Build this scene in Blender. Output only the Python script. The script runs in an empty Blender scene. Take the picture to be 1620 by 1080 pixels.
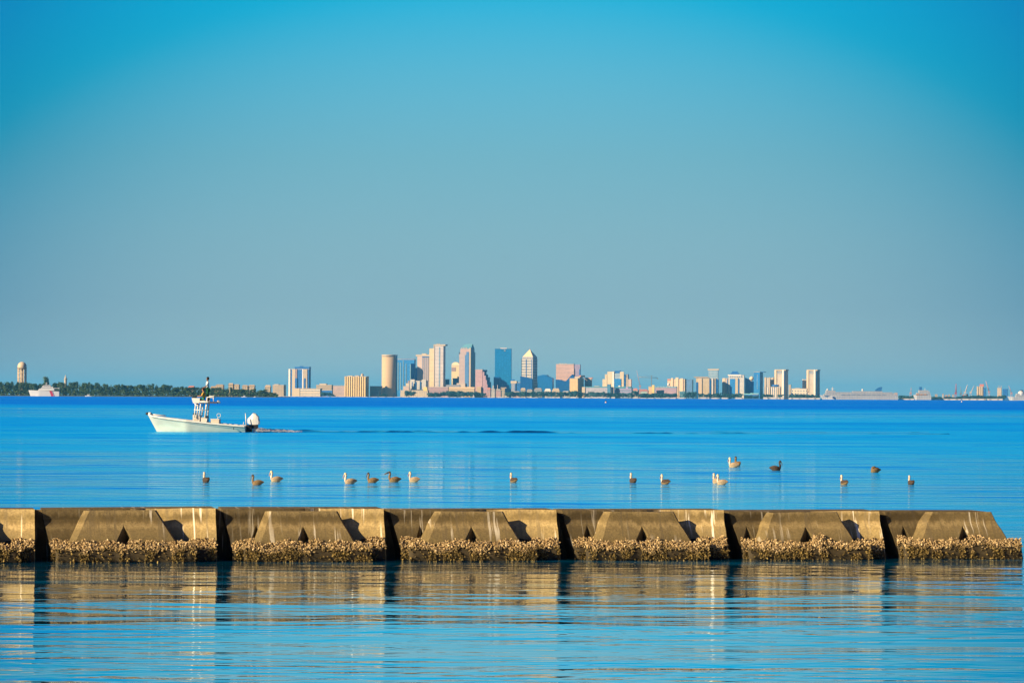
import bpy, bmesh, math, random
from mathutils import Vector, Matrix, noise
sc = bpy.context.scene
R = math.radians
random.seed(7)
COL = sc.collection

# ------------------------------------------------------------------ camera
F_PX = 5190.0
CAM = Vector((0.0, 0.0, 2.95))
PITCH = math.atan(87.5 / F_PX)
ROLL = 0.0052
_f = Vector((0, math.cos(PITCH), math.sin(PITCH)))
_r0, _u0 = Vector((1, 0, 0)), Vector((0, -math.sin(PITCH), math.cos(PITCH)))
_r = _r0 * math.cos(ROLL) + _u0 * math.sin(ROLL)
_u = -_r0 * math.sin(ROLL) + _u0 * math.cos(ROLL)
cd = bpy.data.cameras.new("camera")
cam = bpy.data.objects.new("camera", cd)
COL.objects.link(cam)
cd.sensor_width = 36.0
cd.lens = F_PX / 1620.0 * 36.0
cd.clip_start = 0.5
cd.clip_end = 90000.0
_b = -_f
cam.matrix_world = Matrix(((_r.x, _u.x, _b.x, CAM.x), (_r.y, _u.y, _b.y, CAM.y), (_r.z, _u.z, _b.z, CAM.z), (0, 0, 0, 1)))
sc.camera = cam

# ------------------------------------------------------------------ sun, sky, exposure
SUN_AZ, SUN_EL = 60.0, 25.0          # degrees left of straight behind the camera, elevation
EXPO = 1.2
sd = bpy.data.lights.new("sun", 'SUN')
sun = bpy.data.objects.new("sun", sd)
COL.objects.link(sun)
sd.energy = 5.0
sd.angle = R(0.5)
sd.color = (1.0, 0.77, 0.48)
_sv = Vector((-math.sin(R(SUN_AZ)) * math.cos(R(SUN_EL)), -math.cos(R(SUN_AZ)) * math.cos(R(SUN_EL)), math.sin(R(SUN_EL))))
sun.rotation_euler = _sv.to_track_quat('Z', 'Y').to_euler()
sun.location = (-60, -40, 60)

SKY_STRENGTH = 0.1
w = bpy.data.worlds.new("World")
sc.world = w
w.use_nodes = True
nt = w.node_tree
for n in list(nt.nodes):
    nt.nodes.remove(n)
def wn(t, **kw):
    n = nt.nodes.new(t)
    for k, v in kw.items():
        setattr(n, k, v)
    return n
def wmath(op, a, b=None):
    n = wn('ShaderNodeMath', operation=op)
    for i, v in enumerate((a, b)):
        if v is None:
            continue
        if isinstance(v, (int, float)):
            n.inputs[i].default_value = v
        else:
            nt.links.new(v, n.inputs[i])
    return n.outputs[0]
tc = wn('ShaderNodeTexCoord')
sx = wn('ShaderNodeSeparateXYZ')
nt.links.new(tc.outputs['Generated'], sx.inputs[0])
el = wmath('ARCSINE', wmath('MAXIMUM', sx.outputs[2], 0.0))
az = wmath('ARCTAN2', sx.outputs[0], sx.outputs[1])
DEG = 180 / math.pi
eld = wmath('MULTIPLY', el, DEG)
az2 = wmath('MINIMUM', wmath('POWER', wmath('MULTIPLY', wmath('ABSOLUTE', az), DEG), 2.0), 110.0)
tt = wmath('SQRT', wmath('ADD', wmath('MULTIPLY', wmath('MULTIPLY', eld, eld), 0.0150), wmath('MULTIPLY', wmath('POWER', wmath('MULTIPLY', wmath('ABSOLUTE', az), DEG), 2.0), 0.0034)))
def lin(c):
    return tuple(((v / 255 / 12.92) if v / 255 <= 0.04045 else ((v / 255 + 0.055) / 1.055) ** 2.4) for v in c)
ramp = wn('ShaderNodeValToRGB')
SKY = [(0.0, (166, 189, 192)), (0.7, (156, 185, 191)), (1.6, (143, 179, 191)), (2.8, (134, 181, 195)), (4.16, (119, 182, 200)), (5.6, (100, 187, 214)), (6.9, (74, 190, 226)), (8.4, (20, 192, 242)), (10, (0, 184, 245)),
       (15, (0, 158, 238)), (24, (0, 108, 205)), (40, (0, 55, 140))]
cr = ramp.color_ramp
for i, (p, c) in enumerate(SKY):
    e = cr.elements[i] if i < 2 else cr.elements.new(p / 40.0)
    e.position = p / 40.0
    e.color = (*lin(c), 1)
nt.links.new(wmath('DIVIDE', eld, 40.0), ramp.inputs[0])
# vignette put into the sky colour: darker and bluer away from the view centre
sc3 = wn('ShaderNodeSeparateColor')
nt.links.new(ramp.outputs[0], sc3.inputs[0])
cc3 = wn('ShaderNodeCombineColor')
elc = wmath('MINIMUM', eld, 7.2)
rho2 = wmath('ADD', wmath('MINIMUM', az2, 84.0), wmath('MULTIPLY', elc, elc))
rho4 = wmath('MULTIPLY', rho2, rho2)
rho4 = wmath('DIVIDE', rho4, wmath('ADD', wmath('DIVIDE', rho4, 30000.0), 1.0))
rx = wmath('SUBTRACT', sc3.outputs[0], wmath('MULTIPLY', rho4, 2.15e-5))
nt.links.new(wmath('MULTIPLY', wmath('ADD', rx, wmath('SQRT', wmath('ADD', wmath('MULTIPLY', rx, rx), 0.0004))), 0.5), cc3.inputs[0])
for i, kf in ((1, 5.2e-5), (2, 3.1e-5)):
    nt.links.new(wmath('MULTIPLY', sc3.outputs[i], wmath('SUBTRACT', 1.0, wmath('MULTIPLY', rho4, kf))), cc3.inputs[i])
sky = wn('ShaderNodeTexSky', sky_type='NISHITA')
sky.sun_disc = False
sky.sun_elevation = R(SUN_EL)
sky.sun_rotation = R(180 + SUN_AZ)
sky.air_density = 1.0
sky.dust_density = 0.6
sky.ozone_density = 3.0
grade = wn('ShaderNodeMix', data_type='RGBA', blend_type='MULTIPLY')
grade.inputs[0].default_value = 1.0
nt.links.new(sky.outputs[0], grade.inputs[6])
grade.inputs[7].default_value = (0.045, 0.115, 0.33, 1)
scl = wn('ShaderNodeVectorMath', operation='SCALE')
nt.links.new(cc3.outputs[0], scl.inputs[0])
scl.inputs[3].default_value = 1.0 / SKY_STRENGTH / (2 ** EXPO)
fac = wn('ShaderNodeMapRange')
nt.links.new(tt, fac.inputs[0])
fac.inputs[1].default_value, fac.inputs[2].default_value = 1.6, 4.0
mixs = wn('ShaderNodeMix', data_type='RGBA')
nt.links.new(fac.outputs[0], mixs.inputs[0])
nt.links.new(scl.outputs[0], mixs.inputs[6])
nt.links.new(grade.outputs[2], mixs.inputs[7])
bg = wn('ShaderNodeBackground')
bg.inputs[1].default_value = SKY_STRENGTH
nt.links.new(mixs.outputs[2], bg.inputs[0])
wo = wn('ShaderNodeOutputWorld')
nt.links.new(bg.outputs[0], wo.inputs[0])
sc.view_settings.view_transform = 'Standard'
sc.view_settings.look = 'None'
sc.view_settings.exposure = EXPO
sc.view_settings.gamma = 1.0
sc.cycles.use_denoising = True
sc.cycles.max_bounces = 6

# ------------------------------------------------------------------ helpers
def pt(px, py, Y):
    """world point seen at photo pixel (px,py) at distance Y"""
    d = _r * ((px - 810) / F_PX) + _u * ((540 - py) / F_PX) + _f
    return CAM + d * (Y / d.y)
def ground(px, py, z=0.0):
    d = _r * ((px - 810) / F_PX) + _u * ((540 - py) / F_PX) + _f
    return CAM + d * ((z - CAM.z) / d.z)

class NT:
    """small node helper for materials"""
    def __init__(s, name):
        s.m = bpy.data.materials.new(name)
        s.m.use_nodes = True
        s.t = s.m.node_tree
        s.b = s.t.nodes['Principled BSDF']
    def n(s, t, **kw):
        n = s.t.nodes.new(t)
        for k, v in kw.items():
            setattr(n, k, v)
        return n
    def set(s, sock, v):
        if isinstance(v, bpy.types.NodeSocket):
            s.t.links.new(v, sock)
        elif isinstance(v, (tuple, list)) and len(v) == 3 and sock.type == 'RGBA':
            sock.default_value = (*v, 1)
        else:
            sock.default_value = v
    def math(s, op, a, b=0.0, c=0.0):
        n = s.n('ShaderNodeMath', operation=op)
        s.set(n.inputs[0], a); s.set(n.inputs[1], b); s.set(n.inputs[2], c)
        return n.outputs[0]
    def coord(s, kind='Object'):
        return s.n('ShaderNodeTexCoord').outputs[kind]
    def pos(s):
        return s.n('ShaderNodeNewGeometry').outputs['Position']
    def xyz(s, v):
        n = s.n('ShaderNodeSeparateXYZ'); s.set(n.inputs[0], v); return n.outputs
    def scale(s, v, sc3):
        n = s.n('ShaderNodeVectorMath', operation='MULTIPLY'); s.set(n.inputs[0], v); n.inputs[1].default_value = sc3
        return n.outputs[0]
    def add(s, v, o):
        n = s.n('ShaderNodeVectorMath', operation='ADD'); s.set(n.inputs[0], v); s.set(n.inputs[1], o)
        return n.outputs[0]
    def noise(s, v, scale=1.0, detail=2.0, rough=0.5):
        n = s.n('ShaderNodeTexNoise')
        s.set(n.inputs['Vector'], v); n.inputs['Scale'].default_value = scale
        n.inputs['Detail'].default_value = detail; n.inputs['Roughness'].default_value = rough
        return n.outputs[0]
    def ramp(s, f, stops):
        n = s.n('ShaderNodeValToRGB'); s.set(n.inputs[0], f)
        for i, (p, c) in enumerate(stops):
            e = n.color_ramp.elements[i] if i < 2 else n.color_ramp.elements.new(p)
            e.position = p
            e.color = (c, c, c, 1) if isinstance(c, (int, float)) else (*c, 1)
        return n.outputs[0]
    def maprange(s, v, a, b, c=0.0, d=1.0, smooth=False):
        n = s.n('ShaderNodeMapRange')
        if smooth: n.interpolation_type = 'SMOOTHSTEP'
        s.set(n.inputs[0], v)
        for i, x in enumerate((a, b, c, d)):
            s.set(n.inputs[i + 1], x)
        return n.outputs[0]
    def mix(s, f, a, b, mode='MIX'):
        n = s.n('ShaderNodeMix', data_type='RGBA', blend_type=mode)
        s.set(n.inputs[0], f); s.set(n.inputs[6], a); s.set(n.inputs[7], b)
        return n.outputs[2]
    def bump(s, h, strength=0.3, dist=0.02):
        n = s.n('ShaderNodeBump'); s.set(n.inputs['Height'], h)
        n.inputs['Strength'].default_value = strength; n.inputs['Distance'].default_value = dist
        return n.outputs[0]
    def fin(s, col=None, rough=0.6, spec=0.3, normal=None, metal=0.0):
        if col is not None: s.set(s.b.inputs['Base Color'], col)
        s.set(s.b.inputs['Roughness'], rough)
        s.set(s.b.inputs['Specular IOR Level'], spec)
        s.set(s.b.inputs['Metallic'], metal)
        if normal is not None: s.set(s.b.inputs['Normal'], normal)
        return s.m

_pm = {}
def paint(name, c, rough=0.5, spec=0.3, var=0.12, scale=1.5):
    """painted or plain surface with slight mottling"""
    if name in _pm: return _pm[name]
    k = NT(name)
    nz = k.noise(k.coord(), scale, 3.0)
    f = k.maprange(nz, 0.3, 0.7, 1.0 - var, 1.0 + var * 0.5)
    col = k.mix(1.0, tuple(c), k.n('ShaderNodeCombineColor').outputs[0], 'MULTIPLY')
    cc = k.t.nodes[-2] if False else [n for n in k.t.nodes if n.type == 'COMBINE_COLOR'][-1]
    for i in range(3): k.set(cc.inputs[i], f)
    _pm[name] = k.fin(col, rough, spec)
    return _pm[name]

def mesh_obj(name, bm, mat, parent=None, loc=None, smooth=False):
    me = bpy.data.meshes.new(name)
    bm.normal_update()
    bm.to_mesh(me); bm.free()
    mats = mat if isinstance(mat, (list, tuple)) else [mat]
    for m in mats: me.materials.append(m)
    if smooth:
        for p in me.polygons: p.use_smooth = True
    o = bpy.data.objects.new(name, me)
    COL.objects.link(o)
    if parent is not None: o.parent = parent
    if loc is not None: o.location = loc
    return o
def tag(o, label=None, cat=None, group=None, kind=None):
    if label: o['label'] = label
    if cat: o['category'] = cat
    if group: o['group'] = group
    if kind: o['kind'] = kind
    return o
def thing(name, label, cat, loc=(0, 0, 0), rz=0.0, group=None):
    o = bpy.data.objects.new(name, None)
    COL.objects.link(o)
    o.empty_display_size = 0.2
    o.location = loc; o.rotation_euler = (0, 0, rz)
    return tag(o, label, cat, group)
def box(bm, x0, x1, y0, y1, z0, z1, mi=0):
    vs = [bm.verts.new((x, y, z)) for z in (z0, z1) for y in (y0, y1) for x in (x0, x1)]
    for q in ((0, 2, 3, 1), (4, 5, 7, 6), (0, 1, 5, 4), (1, 3, 7, 5), (3, 2, 6, 7), (2, 0, 4, 6)):
        f = bm.faces.new([vs[i] for i in q]); f.material_index = mi
    return vs
def nbox(*a):
    bm = bmesh.new(); box(bm, *a); return bm
def tube(bm, pts, rads, n=8, mi=0, cap=True, squash=(1, 1)):
    """tapered tube through points"""
    pts = [Vector(p) for p in pts]
    if not isinstance(rads, (list, tuple)): rads = [rads] * len(pts)
    rings = []
    for i, p in enumerate(pts):
        t = (pts[min(i + 1, len(pts) - 1)] - pts[max(i - 1, 0)]).normalized()
        ref = Vector((0, 0, 1)) if abs(t.z) < 0.9 else Vector((0, 1, 0))
        a = t.cross(ref).normalized(); b = a.cross(t).normalized()
        rings.append([bm.verts.new(p + a * (math.cos(2 * math.pi * k / n) * rads[i] * squash[0]) + b * (math.sin(2 * math.pi * k / n) * rads[i] * squash[1])) for k in range(n)])
    for r0, r1 in zip(rings, rings[1:]):
        for k in range(n):
            f = bm.faces.new((r0[k], r0[(k + 1) % n], r1[(k + 1) % n], r1[k])); f.material_index = mi; f.smooth = True
    if cap:
        for rr in (rings[0][::-1], rings[-1]):
            f = bm.faces.new(rr); f.material_index = mi
def lathe(bm, prof, n=24, cx=0.0, cy=0.0, mi=0):
    rings = []
    for r, z in prof:
        rings.append([bm.verts.new((cx + r * math.cos(2 * math.pi * k / n), cy + r * math.sin(2 * math.pi * k / n), z)) for k in range(n)] if r > 1e-5 else [bm.verts.new((cx, cy, z))])
    for a, b in zip(rings, rings[1:]):
        for k in range(n):
            k2 = (k + 1) % n
            if len(a) == 1 and len(b) == 1: continue
            q = (a[0], b[k2], b[k]) if len(a) == 1 else ((a[k], a[k2], b[0]) if len(b) == 1 else (a[k], a[k2], b[k2], b[k]))
            f = bm.faces.new(q); f.smooth = True; f.material_index = mi
def copy_tree(o, parent=None):
    c = o.copy(); COL.objects.link(c)
    if parent is not None: c.parent = parent
    for ch in list(o.children): copy_tree(ch, c)
    return c

# ------------------------------------------------------------------ water
def water_material():
    k = NT('bay_water_material')
    P = k.pos()
    X, Y, Z = k.xyz(P)
    # logarithmic distance keeps the wind lanes about equally fine near and far
    ly = k.math('LOGARITHM', k.math('MAXIMUM', Y, 10.0), 2.718282)
    cv = k.n('ShaderNodeCombineXYZ')
    k.set(cv.inputs[0], k.math('DIVIDE', X, k.math('MULTIPLY', Y, 0.16))); k.set(cv.inputs[1], k.math('MULTIPLY', ly, 9.0))
    return k, P, X, Y, ly, cv.outputs[0]
k, P, X, Y, ly, lane_v = water_material()
# wind lanes: long strips of rougher and calmer water lying across the view
lane = k.noise(k.scale(P, (0.004, 0.020, 0)), 1.0, 3.0, 0.55)
lane2 = k.noise(k.scale(P, (0.02, 0.12, 0)), 1.0, 2.0, 0.5)
lane0 = k.noise(k.scale(P, (0.0006, 0.004, 0)), 1.0, 2.0, 0.5)
lane3 = k.noise(k.scale(P, (0.10, 0.9, 0)), 1.0, 3.0, 0.6)
# sheltered by the shore: wind picks up with distance
wind_base = k.ramp(k.maprange(ly, 3.4, 9.3), [(0.0, 0.0), (0.118, 0.03), (0.17, 0.22), (0.289, 0.30), (0.338, 0.48), (0.373, 0.62), (0.44, 0.62), (0.46, 0.36), (0.53, 0.34), (0.56, 0.72), (0.6, 1.0)])
var = k.math('ADD', k.math('ADD', k.math('MULTIPLY', lane, 0.34), k.math('MULTIPLY', lane2, 0.24)), k.math('ADD', k.math('MULTIPLY', lane0, 0.2), k.math('MULTIPLY', lane3, 0.22)))
wind = k.math('ADD', wind_base, k.math('MULTIPLY', k.math('SUBTRACT', var, 0.5), 2.4))
windc = k.maprange(wind, 0.0, 1.0)
# ripples: crests run across the view
wv = k.n('ShaderNodeVectorMath', operation='ADD')
warp = k.n('ShaderNodeTexNoise'); k.set(warp.inputs['Vector'], k.scale(P, (0.12, 0.2, 0))); warp.inputs['Scale'].default_value = 1.0
k.set(wv.inputs[0], P); k.set(wv.inputs[1], k.scale(warp.outputs[1], (6.0, 2.4, 0)))
PW = wv.outputs[0]
r1 = k.noise(k.scale(PW, (0.66, 1.5, 0)), 1.0, 3.0, 0.5)
r2 = k.noise(k.scale(PW, (1.1, 4.2, 0)), 1.0, 2.0, 0.5)
r3 = k.noise(k.scale(PW, (0.09, 0.36, 0)), 1.0, 2.0, 0.5)
r4 = k.noise(k.scale(PW, (0.018, 0.075, 0)), 1.0, 2.0, 0.5)
patch = k.maprange(k.noise(k.scale(P, (0.05, 0.11, 0)), 1.0, 2.0), 0.35, 0.65, 0.35, 1.5)
h = k.math('ADD', k.math('MULTIPLY', k.math('MULTIPLY', r1, patch), 0.029), k.math('MULTIPLY', r3, k.maprange(ly, 4.1, 4.7, 0.06, 0.30)))
h = k.math('ADD', h, k.math('MULTIPLY', r4, k.maprange(ly, 4.7, 6.0, 0.0, 1.2)))
h = k.math('ADD', h, k.math('MULTIPLY', k.math('MULTIPLY', r2, 0.009), k.math('MAXIMUM', k.maprange(windc, 0.0, 0.6, 0.25, 3.0), k.maprange(ly, 4.1, 4.6, 0.0, 2.6))))
bp = k.n('ShaderNodeBump')
k.set(bp.inputs['Height'], h); bp.inputs['Strength'].default_value = 1.0; bp.inputs['Distance'].default_value = 1.0
gl = k.n('ShaderNodeBsdfGlossy')
k.set(gl.inputs['Color'], k.mix(k.maprange(windc, 0.0, 0.6), (0.90, 0.97, 0.98), (0.30, 0.92, 1.0))); k.set(gl.inputs['Normal'], bp.outputs[0])
k.set(gl.inputs['Roughness'], k.maprange(windc, 0.0, 1.0, 0.03, 0.24))
# cat's paws: short darker strips where a breath of wind roughens the surface
pa = k.maprange(k.noise(k.scale(PW, (0.13, 0.50, 0)), 1.0, 2.0, 0.5), 0.555, 0.65)
pa = k.math('MAXIMUM', pa, k.maprange(k.noise(k.scale(PW, (0.32, 1.35, 0)), 1.0, 2.0, 0.5), 0.57, 0.66, 0.0, 0.8))
pb = k.maprange(k.noise(k.scale(P, (0.03, 0.10, 0)), 1.0, 3.0, 0.6), 0.54, 0.64)
pc = k.maprange(k.noise(k.scale(P, (0.008, 0.022, 0)), 1.0, 3.0, 0.6), 0.52, 0.62)
paw = k.math('MAXIMUM', k.math('MULTIPLY', pa, k.maprange(ly, 4.15, 4.5)), k.math('MAXIMUM', k.math('MULTIPLY', pb, k.maprange(ly, 4.8, 5.4, 0.0, 0.9)), k.math('MULTIPLY', pc, k.maprange(ly, 5.6, 6.3, 0.0, 0.8))))
df = k.n('ShaderNodeBsdfDiffuse')
k.set(df.inputs['Color'], k.mix(k.math('MAXIMUM', k.maprange(windc, 0.45, 1.0), k.math('MULTIPLY', paw, 0.8)), (0.0, 0.39, 0.84), (0.0, 0.125, 0.62)))
mx = k.n('ShaderNodeMixShader')
k.set(mx.inputs[0], k.math('MULTIPLY', k.ramp(windc, [(0.0, 0.98), (0.12, 0.90), (0.4, 0.58), (1.0, 0.14)]), k.math('SUBTRACT', 1.0, k.math('MULTIPLY', paw, 0.80))))
k.t.links.new(df.outputs[0], mx.inputs[1]); k.t.links.new(gl.outputs[0], mx.inputs[2])
k.t.links.new(mx.outputs[0], k.t.nodes['Material Output'].inputs[0])
M_WATER = k.m
bm = bmesh.new()
xs = [-30000, -3000, -300, 0, 300, 3000, 30000]; ys = [-200, 20, 60, 120, 300, 1000, 4000, 10400]
g = [[bm.verts.new((x, y, 0)) for x in xs] for y in ys]
for j in range(len(ys) - 1):
    for i in range(len(xs) - 1):
        bm.faces.new((g[j][i], g[j][i + 1], g[j + 1][i + 1], g[j + 1][i]))
tag(mesh_obj('water', bm, M_WATER), kind='structure')
bm = bmesh.new(); box(bm, -40000, 40000, -400, 60000, -6, -3)
tag(mesh_obj('sea_bed', bm, paint('sea_bed_sand', (0.12, 0.11, 0.08))), kind='structure')

# ------------------------------------------------------------------ breakwater
WL, WR = ground(0, 890), ground(1612, 884)
WD = (WR - WL); WD.z = 0; WLEN = WD.length; WD.normalize()
WN = Vector((WD.y, -WD.x, 0))                 # towards the camera
V0 = 0.78
WANG = math.atan2(WD.y, WD.x)
def u_at(px, v):
    """distance along the breakwater where the sight line of column px meets depth v"""
    d = _r * ((px - 810) / F_PX) + _u * ((540 - 850) / F_PX) + _f
    o = WL + WN * (v - V0)
    # solve CAM.xy + s*d.xy = o + u*WD
    det = d.x * (-WD.y) + d.y * WD.x
    bx, by = o.x - CAM.x, o.y - CAM.y
    return (d.x * by - d.y * bx) / det * 1.0 if abs(det) > 1e-9 else 0.0
def ztop(u): return 0.902 + (0.838 - 0.902) * (u / WLEN)
def prof(zr):
    """concave front face: depth of the face at relative height zr (0 water, 1 top)"""
    P_ = [(-0.4, 0.80), (0.0, 0.66), (0.25, 0.55), (0.5, 0.42), (0.62, 0.34), (0.70, 0.25), (0.80, 0.18), (1.0, 0.13)]
    for (a, va), (b, vb) in zip(P_, P_[1:]):
        if zr <= b:
            f = (zr - a) / (b - a)
            return va + (vb - va) * f
    return 0.08

def concrete(name, gain, light):
    k = NT(name)
    OC = k.coord()
    ox, oy, oz = k.xyz(OC)
    cvr = k.n('ShaderNodeCombineXYZ')
    k.set(cvr.inputs[0], k.math('MULTIPLY', k.n('ShaderNodeObjectInfo').outputs['Random'], 60.0))
    OC = k.add(OC, cvr.outputs[0])
    n1 = k.noise(OC, 2.2, 5.0, 0.6)
    n2 = k.noise(k.scale(OC, (9, 1.5, 1.1)), 1.0, 4.0, 0.6)
    n3 = k.noise(OC, 26.0, 4.0, 0.7)
    wob = k.math('ADD', oz, k.math('MULTIPLY', k.math('SUBTRACT', n2, 0.5), 0.26))
    band = k.ramp(wob, [(0.28, (0.085, 0.062, 0.026)), (0.42, (0.13, 0.10, 0.045)), (0.55, (0.155, 0.115, 0.052)), (0.60, (0.25, 0.19, 0.088)), (0.64, (0.23, 0.17, 0.08)), (0.70, (0.105, 0.075, 0.03)), (0.79, (0.08, 0.058, 0.022)), (0.86, (0.20, 0.15, 0.07))])
    col = k.mix(k.maprange(n1, 0.40, 0.75, 0.0, light), band, (0.238, 0.176, 0.073))
    col = k.mix(k.maprange(n3, 0.42, 0.7, 0.0, 0.7), col, (0.086, 0.064, 0.028))
    # bird droppings: pale runs down the face
    st = k.noise(k.scale(OC, (15, 0.6, 0.8)), 1.0, 2.0, 0.55)
    zone = k.noise(k.add(k.scale(OC, (0.9, 0.9, 0.5)), (3.1, 0, 0)), 1.0, 1.0)
    strk = k.math('MULTIPLY', k.maprange(st, 0.605, 0.67), k.maprange(zone, 0.42, 0.52))
    col = k.mix(k.math('MULTIPLY', strk, 0.75), col, (0.55, 0.50, 0.40))
    # darker runs
    st2 = k.noise(k.add(k.scale(OC, (11, 0.6, 0.6)), (9.0, 2.0, 0)), 1.0, 3.0, 0.6)
    col = k.mix(k.maprange(st2, 0.54, 0.66, 0.0, 0.68), col, (0.11, 0.085, 0.045))
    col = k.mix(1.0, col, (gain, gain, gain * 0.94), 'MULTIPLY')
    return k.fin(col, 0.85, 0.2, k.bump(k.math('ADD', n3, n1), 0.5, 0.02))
M_CONC, M_CONC_LIT, M_CONC_SHADE = concrete('weathered_concrete', 0.95, 0.6), concrete('sunlit_concrete', 1.75, 0.9), concrete('shaded_concrete', 0.52, 0.3)  # last two are lit and shaded copies: sun and shade put into the colour

k = NT('oyster_shell')
OC = k.coord()
ox, oy, oz = k.xyz(OC)
rnd = k.n('ShaderNodeNewGeometry').outputs['Random Per Island']
up = k.maprange(k.math('ADD', oz, k.math('MULTIPLY', k.math('SUBTRACT', k.noise(OC, 5.0, 3.0), 0.5), 0.34)), 0.15, 0.27)
c1 = k.ramp(rnd, [(0.0, (0.216, 0.147, 0.058)), (0.4, (0.331, 0.234, 0.107)), (0.8, (0.418, 0.308, 0.149)), (1.0, (0.504, 0.402, 0.235))])
c2 = k.ramp(rnd, [(0.0, (0.036, 0.027, 0.007)), (0.6, (0.101, 0.067, 0.016)), (1.0, (0.216, 0.154, 0.043))])
M_SHELL = k.fin(k.mix(up, c2, c1), 0.75, 0.25)
k = NT('wet_crust')
M_CRUST = k.fin(k.mix(k.noise(k.coord(), 14, 3), (0.014, 0.011, 0.006), (0.05, 0.038, 0.016)), 0.8, 0.2)

def grid_faces(bm, rows):
    for a, b in zip(rows, rows[1:]):
        for i in range(len(a) - 1):
            q = [a[i], a[i + 1], b[i + 1], b[i]]
            if len({tuple(round(c, 5) for c in v.co) for v in q}) < 3: continue
            f = bm.faces.new(q); f.smooth = True
def block_mesh(uL, uR, vfun, zt, notches=(), back=-0.45, seed=0, nu=10, cham=0.0, slope=False, pale=None):
    """concrete unit: concave front (with pyramidal notches), bevelled ends, top and back. uL/uR/zt give extents."""
    bm = bmesh.new()
    ZR = [-0.4, -0.15, 0.1, 0.25, 0.36, 0.44, 0.5, 0.56, 0.62, 0.66, 0.70, 0.74, 0.80, 0.9, 0.97, 1.0]
    rows, Lc, Rc = [], [], []
    for zr in ZR:
        z = zr * zt
        a, b = uL(zr), uR(zr)
        marks = []
        us = []
        prev = a
        for (ua, za, nl, nc, nr, dep) in notches:
            f = min(1.0, max(0.0, (za - zr) / (za - 0.36)))
            if zr < 0.36: f = 1.0
            pts = [ua + (nl - ua) * f, ua + (nc - ua) * f, ua + (nr - ua) * f]
            us += [(prev + (pts[0] - prev) * i / nu, 0.0) for i in range(nu + 1)]
            us.append((pts[1], dep * f))
            prev = pts[2]
        us += [(prev + (b - prev) * i / nu, 0.0) for i in range(nu + 1)]
        if cham:
            us = [(us[0][0], cham)] + [(max(u, a + 0.10), d) for u, d in us]
            us = [(min(u, b - 0.04), d) for u, d in us] + [(b, cham)]
        row = []
        for u, d in us:
            ns = (noise.noise(Vector((u * 1.7 + seed, zr * 2.0, seed * 3.1))) * 0.012 + noise.noise(Vector((u * 7 + seed, zr * 8, 2.0))) * 0.005)
            row.append(bm.verts.new((u, -(vfun(u, zr) - d + ns), z + ((0.012 * noise.noise(Vector((u * 3, seed, 0))) - 0.03 * max(0.0, noise.noise(Vector((u * 6.5, seed * 1.7, 4.0))) - 0.35)) if zr >= 0.97 else 0))))
        rows.append(row)
    grid_faces(bm, rows)
    # ends: fan from face edge to the back
    for side in (0, -1):
        bk = [bm.verts.new((r[side].co.x, -(back if not slope else -0.02 + (back + 0.02) * (1 - max(0.0, zr_))), r[side].co.z)) for r, zr_ in zip(rows, ZR)]
        fr = [r[side] for r in rows]
        for i in range(len(rows) - 1):
            q = (fr[i], fr[i + 1], bk[i + 1], bk[i]) if side == 0 else (fr[i + 1], fr[i], bk[i], bk[i + 1])
            bm.faces.new(q)
        if side == 0: bl = bk
        else: br = bk
    for i in range(len(rows) - 1):
        bm.faces.new((bl[i], bl[i + 1], br[i + 1], br[i]))
    bm.faces.new(rows[-1] + [br[-1], bl[-1]])
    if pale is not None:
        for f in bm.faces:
            if f.calc_center_median().x > pale: f.material_index = 1  # right part takes the brighter copy, painted as if turned to the sun
    bm.normal_update()
    for e in bm.edges:
        if len(e.link_faces) == 2 and e.calc_face_angle(0) > 0.32: e.smooth = False
    return bm
def shell_cluster(bm, rng, c, nrm):
    L = rng.uniform(0.028, 0.062); W = rng.uniform(0.014, 0.026); T = W * rng.uniform(0.35, 0.7)
    d = (nrm + Vector((rng.uniform(-.9, .9), rng.uniform(-.5, .5), rng.uniform(-.9, .9)))).normalized()
    a = d.cross(Vector((rng.uniform(-1, 1), rng.uniform(-1, 1), rng.uniform(-1, 1)))).normalized(); b = a.cross(d)
    base = bm.verts.new(c - d * 0.01); tip = bm.verts.new(c + d * L)
    ring = [bm.verts.new(c + d * (L * (0.55 + 0.12 * math.cos(k * 2.1))) + a * (W * math.cos(k * math.pi / 2.5)) + b * (T * math.sin(k * math.pi / 2.5))) for k in range(5)]
    for k in range(5):
        bm.faces.new((base, ring[(k + 1) % 5], ring[k])); bm.faces.new((tip, ring[k], ring[(k + 1) % 5]))
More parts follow.
